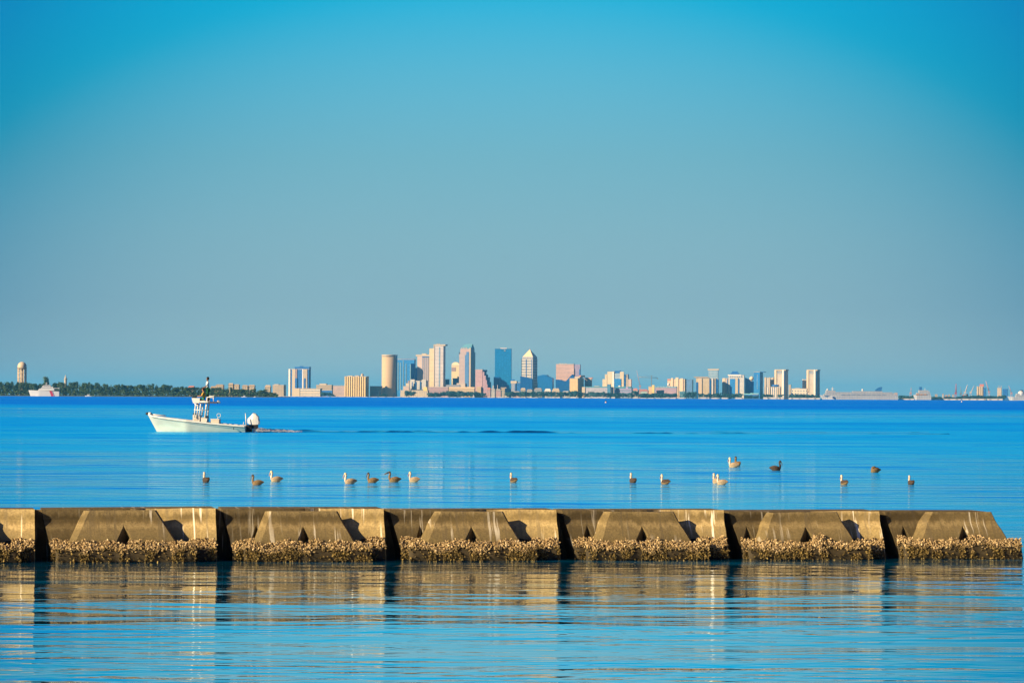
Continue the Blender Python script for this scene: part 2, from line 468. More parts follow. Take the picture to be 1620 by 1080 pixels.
def crust(uL, uR, vfun, zt, seed, parent, ztopf, notches=()):
    """bumpy oyster bed clinging to the foot of one unit"""
    rng = random.Random(seed)
    bm = bmesh.new()
    nu = max(6, int((uR - uL) / 0.05))
    def bulge(u, z):
        hi = ztopf(u)
        t = z / hi
        lump = noise.noise(Vector((u * 4.2, seed, z * 3.0))) * 0.05 + noise.noise(Vector((u * 1.3, seed * 2.0, 0))) * 0.03
        prof_ = 0.115 * math.sin(max(0.0, min(1.0, t * 0.75 + 0.22)) * math.pi) ** 0.8 + 0.015
        if t < 0.35: prof_ -= (0.35 - t) * 0.10
        return vfun(u, z / zt) + max(0.0, prof_ + lump * (0.2 + min(1, t)))
    rows = []
    for j in range(10):
        row = []
        for i in range(nu + 1):
            u = uL + (uR - uL) * i / nu
            hi = ztopf(u)
            z = -0.12 + (hi + 0.12) * j / 9
            edge = 1.0
            e = min(i, nu - i)
            if e == 0: edge = 0.2
            v = vfun(u, z / zt) + (bulge(u, z) - vfun(u, z / zt)) * edge if j < 9 else vfun(u, z / zt) - 0.01
            row.append(bm.verts.new((u, -v, z)))
        rows.append(row)
    grid_faces(bm, rows)
    for f in bm.faces: f.material_index = 1
    n = int((uR - uL) * 1150)
    for _ in range(n):
        u = rng.uniform(uL, uR)
        if any(a < u < b for a, b in notches): continue
        hi = ztopf(u)
        z = hi * (1 - rng.random() ** 1.15 * 1.02) + rng.uniform(-0.02, 0.03)
        # gaps low down where clumps have fallen away
        if z < hi * 0.62 and noise.noise(Vector((u * 5.5, seed * 5.0, z * 2.5))) + 0.5 * noise.noise(Vector((u * 1.4, seed * 3.0, 4.0))) > 0.0 and rng.random() < 0.93: continue
        z = max(-0.03, z)
        c = Vector((u, -bulge(u, z), z))
        nrm = Vector((-0.05, -1.0, 0.30 - 0.9 * max(0, 0.4 - z / hi)))
        shell_cluster(bm, rng, c, nrm)
    o = mesh_obj('oyster_crust', bm, [M_SHELL, M_CRUST], parent)
    o['kind'] = 'stuff'
    return o

def wall_thing(name, label, group, u0):
    p = WL + WN * (-V0) + WD * u0
    o = thing(name, label, 'breakwater block', (p.x, p.y, 0), WANG, group)
    o.rotation_euler = (random.uniform(-.012, .012), random.uniform(-.006, .006), WANG + random.uniform(-.008, .008))
    o.location.z = random.uniform(-.014, .012)
    return o
G_F = 'front row of trapezoid breakwater blocks'
G_B = 'back row of breakwater blocks'
FRONT = [(-148, -38, -166, 0, -88, -98, -82, -70),
         (133, 248, 110, 282, 196, 183, 201, 216), (421, 535, 404, 564, 480, 469, 487, 498), (689, 797, 668, 826, 746, 733, 751, 766),
         (957, 1067, 943, 1097, 1016, 1004, 1021, 1035), (1216, 1326, 1201, 1355, 1275, 1264, 1282, 1295), (1468, 1571, 1450, 1598, 1524, 1515, 1530, 1545)]
LAB_F = ['weathered concrete front block cut by the left edge of the photo', 'leftmost whole trapezoid block of the front row with a dark triangular notch',
         'second whole trapezoid block from the left with few white streaks', 'trapezoid front block left of centre with many white dropping streaks',
         'trapezoid front block right of centre with streaks beside its notch', 'trapezoid front block second from the open right end of the breakwater',
         'last trapezoid block at the open right end of the breakwater']
ZTB, ZBB = 1.0, 0.37
for i, (tl, tr, bl, br, na, nl, nc, nr) in enumerate(FRONT):
    u_tl, u_tr = u_at(tl, prof(1)), u_at(tr, prof(1))
    u_bl, u_br = u_at(bl, prof(.37)), u_at(br, prof(.37))
    uc = (u_tl + u_tr) / 2
    zt = ztop(uc)
    root = wall_thing('breakwater_block', LAB_F[i], G_F, uc)
    def ext(a_top, a_bot):
        return lambda zr: (a_top + (a_bot - a_top) * (1 - zr) / (1 - 0.37)) - uc
    uL, uR = ext(u_tl, u_bl), ext(u_tr, u_br)
    vf = lambda u, zr: prof(zr)
    nt_ = [(u_at(na, .3) - uc, 0.71, u_at(nl, .5) - uc, u_at(nc + 4, .5) - uc, u_at(nr - 1, .5) - uc, 0.34)]
    bmb = block_mesh(uL, uR, vf, zt, nt_, back=-0.42, seed=i * 7.3, cham=0.10, slope=True)
    mesh_obj('concrete_body', bmb, M_CONC, root)
    seed = 11 + i
    n0, n1_ = nt_[0][2], nt_[0][4]
    def zf(u, seed=seed, n0=n0, n1_=n1_, nc_=nt_[0][3]):
        zz = 0.33 + 0.075 * noise.noise(Vector((u * 2.2, seed, 5.0))) + 0.05 * noise.noise(Vector((u * 9, seed, 1.0)))
        if n0 < u < nc_: zz -= 0.02
        if nc_ - 0.02 < u < n1_ + 0.12: zz += 0.07
        return zz
    crust(uL(-0.1) - 0.04, uR(-0.1) + 0.03, vf, zt, seed, root, zf)

BACK_R = [54, 340, 605, 878, 1142, 1388]       # right ends of the back units, photo columns at the top edge
NOTCH_B = [None, 403, 662, 926, 1178, 1425]
LAB_B = ['back row block at the far left edge, streaked with long white droppings', 'back row block spanning behind the leftmost whole front block',
         'back row block behind the second whole front block', 'back row block behind the front block left of centre',
         'back row block behind the front block right of centre', 'back row block behind the second front block from the open end',
         'back row block behind the last front block at the open right end']
prev_u = u_at(-230, -0.3)
for i in range(7):
    uE = u_at(BACK_R[i], -0.15) if i < 6 else u_at(1552, -0.4)
    uS = prev_u
    prev_u = uE + 0.13
    uc = (uS + uE) / 2
    zt = ztop(uc) + (0.028 if i in (1, 2) else 0.012)
    root = wall_thing('back_breakwater_block', LAB_B[i], G_B, uc)
    ln = uE - uS
    def setback(u, zr, ln=ln, i=i):
        d = ln / 2 - u                 # distance from the right end
        low = 0.10 * max(0.0, min(1.0, (0.9 - zr) / 0.5))
        if i == 6: return 0.26 + low
        if d > 1.45: return 0.28 + low
        near = 0.42 - 0.27 * (1.2 - min(d, 1.2)) / 1.2
        f = min(1.0, max(0.0, (1.45 - d) / 0.25))
        return 0.28 + (near - 0.28) * f + low
    vb = lambda u, zr, s=setback: prof(zr) - s(u, zr)
    # the front face cannot swing behind the block's own back
    nts = []
    src = {1: 64 + 55, 2: 403, 3: 662, 4: 926, 5: 1178, 6: 1425}.get(i)
    if src is not None:
        un = u_at(src, -0.1) - uc
        nts = [(un + 0.02, 0.70, un - 0.10, un + 0.06, un + 0.16, 0.20)]
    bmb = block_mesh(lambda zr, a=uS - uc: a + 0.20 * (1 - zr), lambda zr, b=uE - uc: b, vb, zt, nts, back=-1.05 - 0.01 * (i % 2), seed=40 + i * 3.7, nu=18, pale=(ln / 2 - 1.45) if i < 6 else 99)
    mesh_obj('concrete_body', bmb, [M_CONC_SHADE, M_CONC_LIT], root)
    if i < 6: mesh_obj('rear_slab', nbox(uE - uc - 0.1, uE - uc + 0.62, 0.62, 0.9, -0.3, zt - 0.03), M_CONC, root)
    fronts = [u_at(q[3], prof(.37)) - uc for q in FRONT]
    seed = 51 + i
    def zf2(u, seed=seed):
        return 0.36 + 0.06 * noise.noise(Vector((u * 2.0, seed, 5.0))) + 0.03 * noise.noise(Vector((u * 9, seed, 1.0)))
    crust(uS - uc + (0.15 if i else 0), uE - uc - 0.02, vb, zt, seed, root, zf2, [(q - 0.05, q + 0.22) for q in fronts])

# ------------------------------------------------------------------ far shore: land
CITY = 10000.0
def mpp(Y): return Y / F_PX
bm = bmesh.new()
box(bm, -30000, 30000, 9840, 60000, -2.0, 0.9)
tag(mesh_obj('shore_land', bm, paint('shore_soil', (0.10, 0.10, 0.06))), kind='structure')
bm = bmesh.new()
vsx = [(-3200, 5505), (-600, 5508), (-396, 5512), (-385, 5700), (-600, 6300), (-3200, 6800)]
f = bm.faces.new([bm.verts.new((x, y, 0.8)) for x, y in vsx])
ex = bmesh.ops.extrude_face_region(bm, geom=[f])
for v in ex['geom']:
    if isinstance(v, bmesh.types.BMVert): v.co.z = -2
bmesh.ops.recalc_face_normals(bm, faces=bm.faces)
tag(mesh_obj('peninsula_land', bm, paint('shore_soil', (0.10, 0.10, 0.06))), kind='structure')

# ------------------------------------------------------------------ facades
_fm = {}
def facade(wall, glass, su=4.0, sv=3.9, fu=0.55, fv=0.5, tone=None):
    """wall with a grid of windows in object space (fu=1 gives ribbon windows, fv=1 vertical strips)"""
    key = (wall, glass, su, sv, fu, fv)
    if key in _fm: return _fm[key]
    k = NT('facade_%02d' % len(_fm))
    tcn = k.n('ShaderNodeTexCoord')
    x, y, z = k.xyz(tcn.outputs['Object'])
    nx, ny, nz = k.xyz(tcn.outputs['Normal'])
    onx = k.math('GREATER_THAN', k.math('ABSOLUTE', nx), 0.7)
    u = k.math('ADD', k.math('MULTIPLY', x, k.math('SUBTRACT', 1.0, onx)), k.math('MULTIPLY', y, onx))
    mu = k.math('LESS_THAN', k.math('FRACT', k.math('DIVIDE', k.math('ADD', u, 500.0), su)), fu)
    mv = k.math('LESS_THAN', k.math('FRACT', k.math('DIVIDE', k.math('ADD', z, 1.0), sv)), fv)
    side = k.math('LESS_THAN', k.math('ABSOLUTE', nz), 0.5)
    m = k.math('MULTIPLY', k.math('MULTIPLY', mu, mv), side)
    nz_ = k.noise(tcn.outputs['Object'], 0.06, 3.0)
    wc = k.mix(k.maprange(nz_, 0.3, 0.7), tuple(c * 0.86 for c in wall), wall)
    gn = k.noise(tcn.outputs['Object'], 0.22, 2.0)
    gc = k.mix(k.maprange(gn, 0.35, 0.65), tuple(c * 0.6 for c in glass), glass)
    k.fin(k.mix(m, wc, gc), k.maprange(m, 0, 1, 0.75, 0.35), 0.3)
    _fm[key] = k.m
    return k.m
CREAM, TAN, GOLD, PINK, WHITE = (0.40, 0.32, 0.22), (0.34, 0.25, 0.15), (0.40, 0.26, 0.09), (0.29, 0.18, 0.17), (0.46, 0.42, 0.36)
GREY, PURPLE = (0.30, 0.30, 0.31), (0.24, 0.20, 0.27)
GL, GLD, GLM = (0.02, 0.16, 0.34), (0.006, 0.07, 0.18), (0.06, 0.16, 0.26)
P_WHITE = paint('white_trim', (0.62, 0.57, 0.50)); P_CREAM = paint('cream_wall', CREAM); P_TAN = paint('tan_wall', TAN)
P_BLUE = facade((0.004, 0.13, 0.40), (0.015, 0.20, 0.48), 3.0, 3.9, 0.85, 0.6)
P_DBLUE = facade((0.003, 0.085, 0.30), (0.006, 0.11, 0.36), 3.0, 3.9, 0.85, 0.6)
P_ROOF = paint('flat_roof', (0.30, 0.27, 0.24)); P_PINKROOF = paint('terracotta_roof', (0.42, 0.17, 0.13)); P_TEAL = paint('teal_roof', (0.04, 0.18, 0.24))

class Tower:
    """one building; front face lies between photo columns x0..xs, its right side xs..x1"""
    def __init__(s, name, label, cat, x0, xs, x1, ytop, mat, Y=CITY, group=None, roof=True, body='wall', z0=0.5, theta=None, dmin=None):
        s.Y, s.m, s.x0, s.xs, s.x1 = Y, mpp(Y), x0, xs, x1
        s.th = R(theta if theta is not None else (22 if x1 - xs > 0.6 else 4))
        c, sn = math.cos(s.th), math.sin(s.th)
        s.w = (xs - x0) * s.m / c
        s.d = (x1 - xs) * s.m / sn if x1 - xs > 0.6 else max(s.w * 0.7, 8)
        if dmin: s.d = max(s.d, dmin)
        s.c = c
        fl = pt(x0, 620, Y)
        # front-left corner of the rotated box sits at column x0
        cx = fl.x + (s.w / 2) * c + (s.d / 2) * sn
        s.root = thing(name, label, cat, (cx, Y + s.d / 2, z0), -s.th, group)
        s.z0 = z0
        if mat is not None:
            s.H = s.z(ytop)
            s.body = mesh_obj(body, nbox(-s.w / 2, s.w / 2, -s.d / 2, s.d / 2, 0, s.H), mat, s.root)
            if roof:
                mesh_obj('parapet', nbox(-s.w / 2 - .4, s.w / 2 + .4, -s.d / 2 - .4, s.d / 2 + .4, s.H - 0.6, s.H + 0.9), P_ROOF if roof is True else roof, s.root)
    def z(s, py): return pt((s.x0 + s.x1) / 2, py, s.Y).z - s.z0
    def lx(s, px): return -s.w / 2 + (px - s.x0) * s.m / s.c
    def bay(s, a, b, yt, yb, mat, name='bay', proud=1.2, deep=1.0):
        """box on the front face between columns a,b and rows yt,yb"""
        return mesh_obj(name, nbox(s.lx(a), s.lx(b), -s.d / 2 - proud, -s.d / 2 + deep, max(0.0, s.z(yb)) if yb < 900 else 0.0, s.z(yt)), mat, s.root)
    def blk(s, a, b, yt, yb, mat, name='wing', y0=0.1, y1=0.9):
        """box inside the footprint, y0..y1 as fractions of the depth"""
        return mesh_obj(name, nbox(s.lx(a), s.lx(b), -s.d / 2 + s.d * y0, -s.d / 2 + s.d * y1, max(0.0, s.z(yb)) if yb < 900 else 0.0, s.z(yt)), mat, s.root)
    def slabs(s, n, ya, yb, a, b, mat, proud=0.9, name='balcony_row'):
        for i in range(n):
            yy = ya + (yb - ya) * (i + .5) / n
            s.bay(a, b, yy - 0.4, yy + 0.4, mat, name, proud)
B = 999
# --- west end
t = Tower('low_building', 'plain low tan building just right of the dark tree belt', 'building', 431, 449, 452, 609, facade(TAN, GLM, 5, 4, .4, .4))
t.blk(433, 440, 607.5, 609, P_CREAM, 'roof_house')
t = Tower('apartment_tower', 'pair of slim white and blue apartment slabs left of the gold hotel', 'tower', 456, 489, 491.5, 584, P_DBLUE, Y=10080)
for a, b, m in ((456.3, 459, P_WHITE), (462, 467, P_CREAM), (467.4, 470, facade(PINK, GLM, 3, 4, .3, .5)), (478.5, 480, P_WHITE), (480.4, 486.6, facade(CREAM, GLM, 3, 4, .3, .4))):
    t.bay(a, b, 583.6, B, m, 'balcony_stack', 2)
t.bay(467, 470.4, 598, B, P_DBLUE, 'glass_bay', 3.2); t.bay(481.4, 484, 598, B, P_DBLUE, 'glass_bay', 3.2)
t.blk(465.5, 489.5, 580, 583.4, P_DBLUE, 'penthouse'); t.blk(473, 478, 578.8, 580, P_DBLUE, 'plant_room', .3, .6)
t = Tower('podium_building', 'long cream podium building with window rows below the twin slabs', 'building', 462, 507, 510, 614.5, facade(CREAM, GLM, 5, 4.2, .5, .45), Y=9960)
t.bay(462.3, 474, 614.2, 628, P_CREAM, 'end_wall', 1.5); t.slabs(3, 615, 626, 474.5, 507, P_WHITE)
t = Tower('office_block', 'stepped tan office block behind the long cream podium', 'building', 500, 525, 527, 609, facade(TAN, GLM, 4, 4, .45, .4), Y=10040)
t.blk(505, 516, 606.6, 609, P_CREAM, 'penthouse')
Tower('low_building', 'low dark blue glazed building between podium and pink block', 'building', 508, 525.5, 526.5, 617, P_DBLUE, Y=9940)
t = Tower('apartment_block', 'low pinkish block with a window grid left of the gold hotel', 'building', 526.7, 546, 547.5, 610, facade((0.42, 0.29, 0.24), GLM, 3.6, 4, .5, .45), Y=9970)
t = Tower('hotel', 'gold ribbed hotel slab with dark right end and rooftop dome', 'hotel', 545, 579.5, 583.3, 595.5, facade(GOLD, (0.14, 0.09, 0.04), 3.4, 3.9, .45, .4), Y=9950)
for i in range(10):
    a = 545.3 + i * 3.55
    t.bay(a, a + 1.5, 595.2 + (0.6 if i % 2 else 0), B, paint('gold_rib', (0.60, 0.43, 0.18)), 'rib', 2.4)
bmx = bmesh.new(); lathe(bmx, [(4.5, 0), (4.4, 3), (3.6, 6), (2, 8), (0, 8.8)], 16)
o = mesh_obj('dome', bmx, P_CREAM, t.root, (t.lx(571), 0, t.z(595) + 0.3))
t.blk(548, 556, 594, 595.5, P_CREAM, 'plant_room', .3, .7); t.blk(560, 566, 593.6, 595.5, P_ROOF, 'plant_room', .3, .7)
t = Tower('low_building', 'low cream building between gold hotel and round tower', 'building', 585, 603, 605, 611, facade(CREAM, GLM, 6, 4, .3, .35), Y=9985)
t.bay(586, 601, 617, 628, facade(WHITE, GLM, 4, 4, .5, .5), 'annex', 5)
# --- round tower and neighbours
t = Tower('round_tower', 'tan cylindrical tower with horizontal rows of small windows', 'tower', 603, 625, 625, 561, None, Y=10000)
rad = 11.1 * t.m
k = NT('round_tower_facade')
xx, yy, zz = k.xyz(k.coord())
ang = k.math('ARCTAN2', yy, xx)
mm = k.math('MULTIPLY', k.math('LESS_THAN', k.math('FRACT', k.math('MULTIPLY', ang, 11.0)), 0.5), k.math('LESS_THAN', k.math('FRACT', k.math('DIVIDE', zz, 4.1)), 0.5))
M_ROUND = k.fin(k.mix(mm, (0.50, 0.36, 0.21), (0.32, 0.21, 0.11)), 0.8, 0.2)
H = t.z(561.4)
bmx = bmesh.new(); lathe(bmx, [(rad, 0), (rad, H), (rad * .96, H + .1), (0, H + .1)], 40)
mesh_obj('shaft', bmx, M_ROUND, t.root)
bmx = bmesh.new(); lathe(bmx, [(rad + .1, H - 5), (rad + .7, H - 5), (rad + .7, H + 1.2), (rad - 1, H + 1.2), (rad - 1, H)], 40)
mesh_obj('crown_ring', bmx, P_CREAM, t.root)
t.bay(603, 625, 621, B, facade(CREAM, GLM, 5, 5, .4, .5), 'base_annex', -1, 12)
Tower('glass_slab', 'narrow dark blue slab touching the right side of the round tower', 'tower', 622.5, 626.5, 628.3, 561.5, P_DBLUE, Y=10045)
t = Tower('glass_tower', 'blue glass tower with pale vertical fins right of the round tower', 'tower', 628.5, 655.5, 657.3, 568.4, P_BLUE, Y=10090)
for a, b, y in ((629.2, 630.2, 573), (633, 634, 573), (637.3, 638.2, 570), (642, 642.8, 575), (648.8, 650, 576)):
    t.bay(a, b, y, 617, paint('pale_fin', (0.16, 0.30, 0.36)), 'fin', 1.4)
t.blk(634, 654, 567.4, 568.4, P_DBLUE, 'roof_screen')
Tower('glass_wing', 'lower dark blue block stepping down behind the beige striped tower', 'building', 656.8, 660, 661.5, 582, P_DBLUE, Y=10060)
t = Tower('office_tower', 'beige tower with overhanging roof slab and grey vertical window strips', 'tower', 659.8, 678.5, 680, 563, facade((0.48, 0.36, 0.30), GREY, 2.4, 3.9, .3, .5), Y=10050)
t.blk(657.6, 680, 560.8, 563.4, P_CREAM, 'roof_slab', -.15, 1.1); t.blk(666.5, 674, 559, 560.8, P_CREAM, 'penthouse', .2, .8)
for a in (667.6, 670.4, 673.2, 676): t.bay(a, a + 1.7, 565, B, paint('grey_strip', (0.20, 0.19, 0.23)), 'window_strip', .8)
t.bay(667.6, 679, 563.2, 565, P_DBLUE, 'glass_band', .9)
t = Tower('apartment_block', 'grey white mid rise with dark gaps between its bays below the beige tower', 'building', 645, 675.5, 677, 602.5, facade((0.44, 0.40, 0.36), GLM, 3, 3.6, .5, .45), Y=9970)
for a, b, y in ((650, 656.5, 600), (660, 664.6, 602), (668, 674.6, 600)): t.bay(a, b, y, 616, facade(WHITE, GLM, 2.6, 3.4, .4, .45), 'bay', 3)
for a in (652.2, 658, 665.6): t.bay(a, a + 1.1, 604, 616, P_DBLUE, 'window_strip', 3.4)
t = Tower('terrace_block', 'small stepped pinkish terrace left of the grey white mid rise', 'building', 638, 647, 648, 611, facade((0.46, 0.33, 0.26), GLM, 3, 3.4, .4, .4), Y=9960)
t.blk(642, 647, 606, 611, P_CREAM, 'upper_floor'); t.blk(645, 647, 602, 606, facade(PINK, GLM, 3, 3, .4, .4), 'upper_floor')
t = Tower('low_building', 'long low cream waterfront building below the grey white mid rise', 'building', 633, 677, 679, 617.5, facade(CREAM, GLM, 6, 4, .35, .4), Y=9930)
t.bay(670, 676, 612, 618, paint('gold_wall', (0.56, 0.40, 0.12)), 'gable', .6)
# --- tallest white tower
t = Tower('high_rise', 'tallest white tower, lower wing on its left and dark blue right side', 'tower', 686, 701, 704.3, 546.5, facade((0.55, 0.49, 0.44), (0.16, 0.13, 0.18), 4.0, 4.2, .55, .5), Y=10010)
t.blk(678.6, 686, 551, B, facade((0.60, 0.47, 0.28), (0.30, 0.20, 0.12), 3.6, 4.2, .45, .45), 'left_wing', .05, .7)
t.blk(685.6, 704.3, 544.6, 547, P_CREAM, 'roof_frame', -.04, 1.02)
t.bay(685.7, 687.2, 545, B, P_CREAM, 'corner_pier', 1.4); t.bay(694, 696.2, 549, B, facade(GREY, GL, 3, 4.2, .9, .5), 'glass_bay', .8)
for a in (689, 692): t.blk(a, a + 1.8, 543.2, 544.6, P_ROOF, 'plant_room', .4, .6)
t = Tower('parking_garage', 'long pink striped low garage at the foot of the tallest white tower', 'garage', 678.5, 709, 710, 612, facade((0.40, 0.24, 0.22), (0.12, 0.12, 0.18), 60, 3.9, 1.0, .45), Y=9940)
t = Tower('arena_hall', 'long low tan hall with a grey roof left of the pink curved building', 'building', 708, 750.5, 752, 612.5, P_TAN, Y=9950)
t.blk(705, 727, 608.5, 612.2, paint('grey_roof', (0.16, 0.17, 0.21)), 'roof_hood', .2, .9); t.bay(708, 751, 612.2, 614, paint('tan_cornice', (0.55, 0.38, 0.2)), 'cornice', .8)
Tower('low_glass_block', 'small dark blue block just right of the tallest white tower', 'building', 704.5, 710, 711, 600, P_DBLUE, Y=10040)
t = Tower('office_tower', 'cream tower with a rounded top half hidden behind the pointed glass tower', 'tower', 714, 727, 728, 578, facade((0.56, 0.45, 0.26), (0.3, 0.25, 0.2), 4, 3.9, .3, .4), Y=10140)
bmx = bmesh.new()
r_ = t.w / 2
ring0, ring1 = [], []
for i in range(13):
    a = math.pi * i / 12
    ring0.append(bmx.verts.new((-r_ * math.cos(a), -t.d / 2, r_ * .75 * math.sin(a)))); ring1.append(bmx.verts.new((-r_ * math.cos(a), t.d / 2, r_ * .75 * math.sin(a))))
for i in range(12): bmx.faces.new((ring0[i], ring0[i + 1], ring1[i + 1], ring1[i]))
bmx.faces.new(ring0[::-1]); bmx.faces.new(ring1)
mesh_obj('barrel_roof', bmx, paint('cream_roof', (0.60, 0.50, 0.32)), t.root, (0, 0, t.H + 0.4))
t.bay(714.2, 721, 581, 587, facade(PINK, GLM, 2, 3, .4, .4), 'stone_band', .8)
Tower('blue_block', 'dark blue block stepping up against the pointed glass tower', 'building', 716, 725, 727, 598.5, P_DBLUE, Y=10060)
# --- pointed glass tower
t = Tower('office_tower', 'tall pinkish tower with slanted glass roof and dark blue right side', 'tower', 726, 745, 751.5, 557, facade((0.42, 0.32, 0.29), (0.22, 0.17, 0.19), 3.2, 4.0, .5, .5), Y=10020, roof=False)
HZ = t.z(551.5)
mesh_obj('upper_floors', nbox(t.lx(727.6), t.w / 2 - 1.2, -t.d / 2 + .8, t.d / 2 - 4, t.H - .2, HZ), facade((0.46, 0.32, 0.28), (0.24, 0.17, 0.19), 3.2, 4.0, .5, .5), t.root)
bmx = bmesh.new()
a0, a1, yf, yb_ = t.lx(727.6), t.w / 2 - 1.2, -t.d / 2 + .8, t.d / 2 - 4
rz_ = t.z(544)
vb_ = [bmx.verts.new(p) for p in ((a0, yf, HZ), (a1, yf, HZ), (a1, yb_, HZ), (a0, yb_, HZ))]
rl, rr = bmx.verts.new((t.lx(732), 0, rz_)), bmx.verts.new((a1 - .5, 0, rz_ + 1.5))
for q in ((vb_[0], vb_[1], rr, rl), (vb_[1], vb_[2], rr), (vb_[2], vb_[3], rl, rr), (vb_[3], vb_[0], rl), (vb_[3], vb_[2], vb_[1], vb_[0])): bmx.faces.new(q)
mesh_obj('glass_roof', bmx, facade((0.10, 0.26, 0.33), (0.05, 0.20, 0.30), 4, 3, .6, .8), t.root)
for a in (729.5, 732, 734.5, 737): t.bay(a, a + .9, 549.5, 556.8, paint('pink_pier', (0.50, 0.36, 0.30)), 'roof_pier', -1.2, 2.2)
t.bay(735.4, 741.6, 561, 611, facade((0.04, 0.15, 0.34), (0.16, 0.22, 0.36), 2.4, 4, .4, .5), 'glass_bay', 1.0)
t.bay(737.6, 741.6, 556.6, 561, facade((0.04, 0.15, 0.34), (0.16, 0.22, 0.36), 2.4, 4, .4, .5), 'glass_bay', 1.0)
t.bay(742.6, 744.6, 550, B, P_CREAM, 'corner_pier', 1.3)
t.bay(723.5, 737, 606, B, facade((0.48, 0.38, 0.30), GLM, 4, 4, .4, .4), 'podium', 6)
# --- pink curved building
t = Tower('office_block', 'pink building whose right shoulder steps down in a curve', 'building', 751.8, 763, 765, 584.5, facade((0.44, 0.27, 0.27), (0.32, 0.20, 0.22), 40, 3.9, 1, .45), Y=9990)
for a, b, y in ((763.1, 765.6, 588), (765.7, 768, 594), (768.1, 769.8, 601), (769.9, 771, 608)): t.blk(a, b, y, B, facade((0.40, 0.25, 0.29), (0.30, 0.19, 0.22), 40, 3.9, 1, .45), 'stepped_wing', .1, .8)
t.bay(755, 762, 611.5, B, P_TAN, 'entrance_block', 6)
t = Tower('blue_block', 'dark blue stepped block peeking out behind the pink curved building', 'building', 763, 768, 769.5, 587.5, P_DBLUE, Y=10080)
for a, b, y in ((768, 771, 592), (771.1, 774, 596.5), (774.1, 776, 604)): t.blk(a, b, y, B, P_DBLUE, 'stepped_wing', .2, .7)
t.blk(765, 770, 585, 587.6, P_DBLUE, 'penthouse', .1, .5)
# --- plain blue tower
t = Tower('glass_tower', 'broad plain bright blue glass tower with white plant on its flat roof', 'tower', 782.6, 808.6, 808.6, 552, facade((0.002, 0.17, 0.40), (0.006, 0.20, 0.46), 8, 60, .5, .97), Y=10030, roof=facade((0.01, 0.13, 0.30), (0.01, 0.13, 0.30), 8, 9, .5, .9), theta=2)
t.blk(791, 801, 550, 551.8, P_WHITE, 'plant_room', .2, .6); t.bay(797, 799.4, 553.6, 555, P_CREAM, 'roof_sign_panel', .5)
t.bay(781, 789.6, 596, B, P_DBLUE, 'lower_block', 4)
# --- small waterfront buildings under the blue tower
def house(label, x0, x1, ye, yr, wall, roof, Y=9900, group=None, yb=B, name='house', cat='house'):
    t = Tower(name, label, cat, x0, x1, x1, ye, wall, Y=Y, roof=False, theta=8, group=group)
    bmx = bmesh.new(); h = t.z(yr) - t.H
    a, b = -t.w / 2 - .6, t.w / 2 + .6; c0, c1 = -t.d / 2 - .6, t.d / 2 + .6
    v = [bmx.verts.new(p) for p in ((a, c0, t.H), (b, c0, t.H), (b, c1, t.H), (a, c1, t.H))]
    l, r = bmx.verts.new((a + t.w * .18, 0, t.H + h)), bmx.verts.new((b - t.w * .18, 0, t.H + h))
    for q in ((v[0], v[1], r, l), (v[1], v[2], r), (v[2], v[3], l, r), (v[3], v[0], l), (v[3], v[2], v[1], v[0])): bmx.faces.new(q)
    mesh_obj('roof', bmx, roof, t.root)
    return t
FW, FP, FC = facade(WHITE, GLM, 4, 4, .4, .5), facade((0.46, 0.28, 0.25), GLM, 4, 4, .4, .5), facade(CREAM, GLM, 4, 4, .4, .5)
house('small pink gabled building left of the blue glass tower foot', 770.5, 775.8, 616, 613, FP, P_PINKROOF)
t = house('white building with a slim tower beside the pink gabled one', 776, 783, 616, 614, FW, P_ROOF); t.blk(779, 781, 609.5, B, FW, 'turret', .2, .6)
t = house('red and white building with a mast below the blue glass tower', 783.5, 792, 617.5, 615, FP, P_ROOF); t.blk(786.3, 786.9, 609, B, P_WHITE, 'mast', .4, .6)
t = house('cream building with a tall gable below the blue glass tower', 793, 798.5, 617, 613, FC, P_TAN); t.blk(792, 801, 612.6, 614, P_CREAM, 'canopy', .1, .8)
house('small white building low on the shore right of the cream gable', 799, 805, 623, 621, FW, P_WHITE, Y=9880)
t = Tower('hotel_block', 'small cream and grey block with flat cap right of the blue tower', 'building', 808.8, 816, 817.5, 606, facade((0.25, 0.25, 0.30), GLM, 3, 3.6, .5, .45), Y=9990)
t.blk(808, 817.4, 602.4, 606.2, P_CREAM, 'cap', -.1, 1.05); t.blk(807.8, 812.5, 600, 602.2, P_DBLUE, 'plant_room'); t.bay(814.4, 815.6, 607, B, P_DBLUE, 'window_strip', .7)
Tower('blue_block', 'low dark blue block left of the tower with the pyramid roof', 'building', 816.8, 823, 824.4, 605, P_DBLUE, Y=10020)
# --- pyramid tower
t = Tower('office_tower', 'cream banded tower crowned by a pale pyramid roof', 'tower', 824.6, 842.5, 850, 568, facade((0.50, 0.45, 0.38), (0.26, 0.27, 0.27), 60, 8.5, 1, .55), Y=10040)
t.blk(826, 842.5, 564, 568.4, facade((0.48, 0.44, 0.40), (0.14, 0.16, 0.24), 3.4, 9, .5, .9), 'crown_floor', .04, .94)
bmx = bmesh.new(); hz = t.z(564); az_ = t.z(552)
a, b, c0, c1 = t.lx(826.4), t.w / 2 - .5, -t.d / 2 + 1.5, t.d / 2 - 3
v = [bmx.verts.new(p) for p in ((a, c0, hz), (b, c0, hz), (b, c1, hz), (a, c1, hz))]; ap = bmx.verts.new(((a + b) / 2, (c0 + c1) / 2, az_))
for q in ((v[0], v[1], ap), (v[1], v[2], ap), (v[2], v[3], ap), (v[3], v[0], ap), tuple(v[::-1])): bmx.faces.new(q)
mesh_obj('pyramid_roof', bmx, paint('cream_pyramid', (0.62, 0.50, 0.30)), t.root)
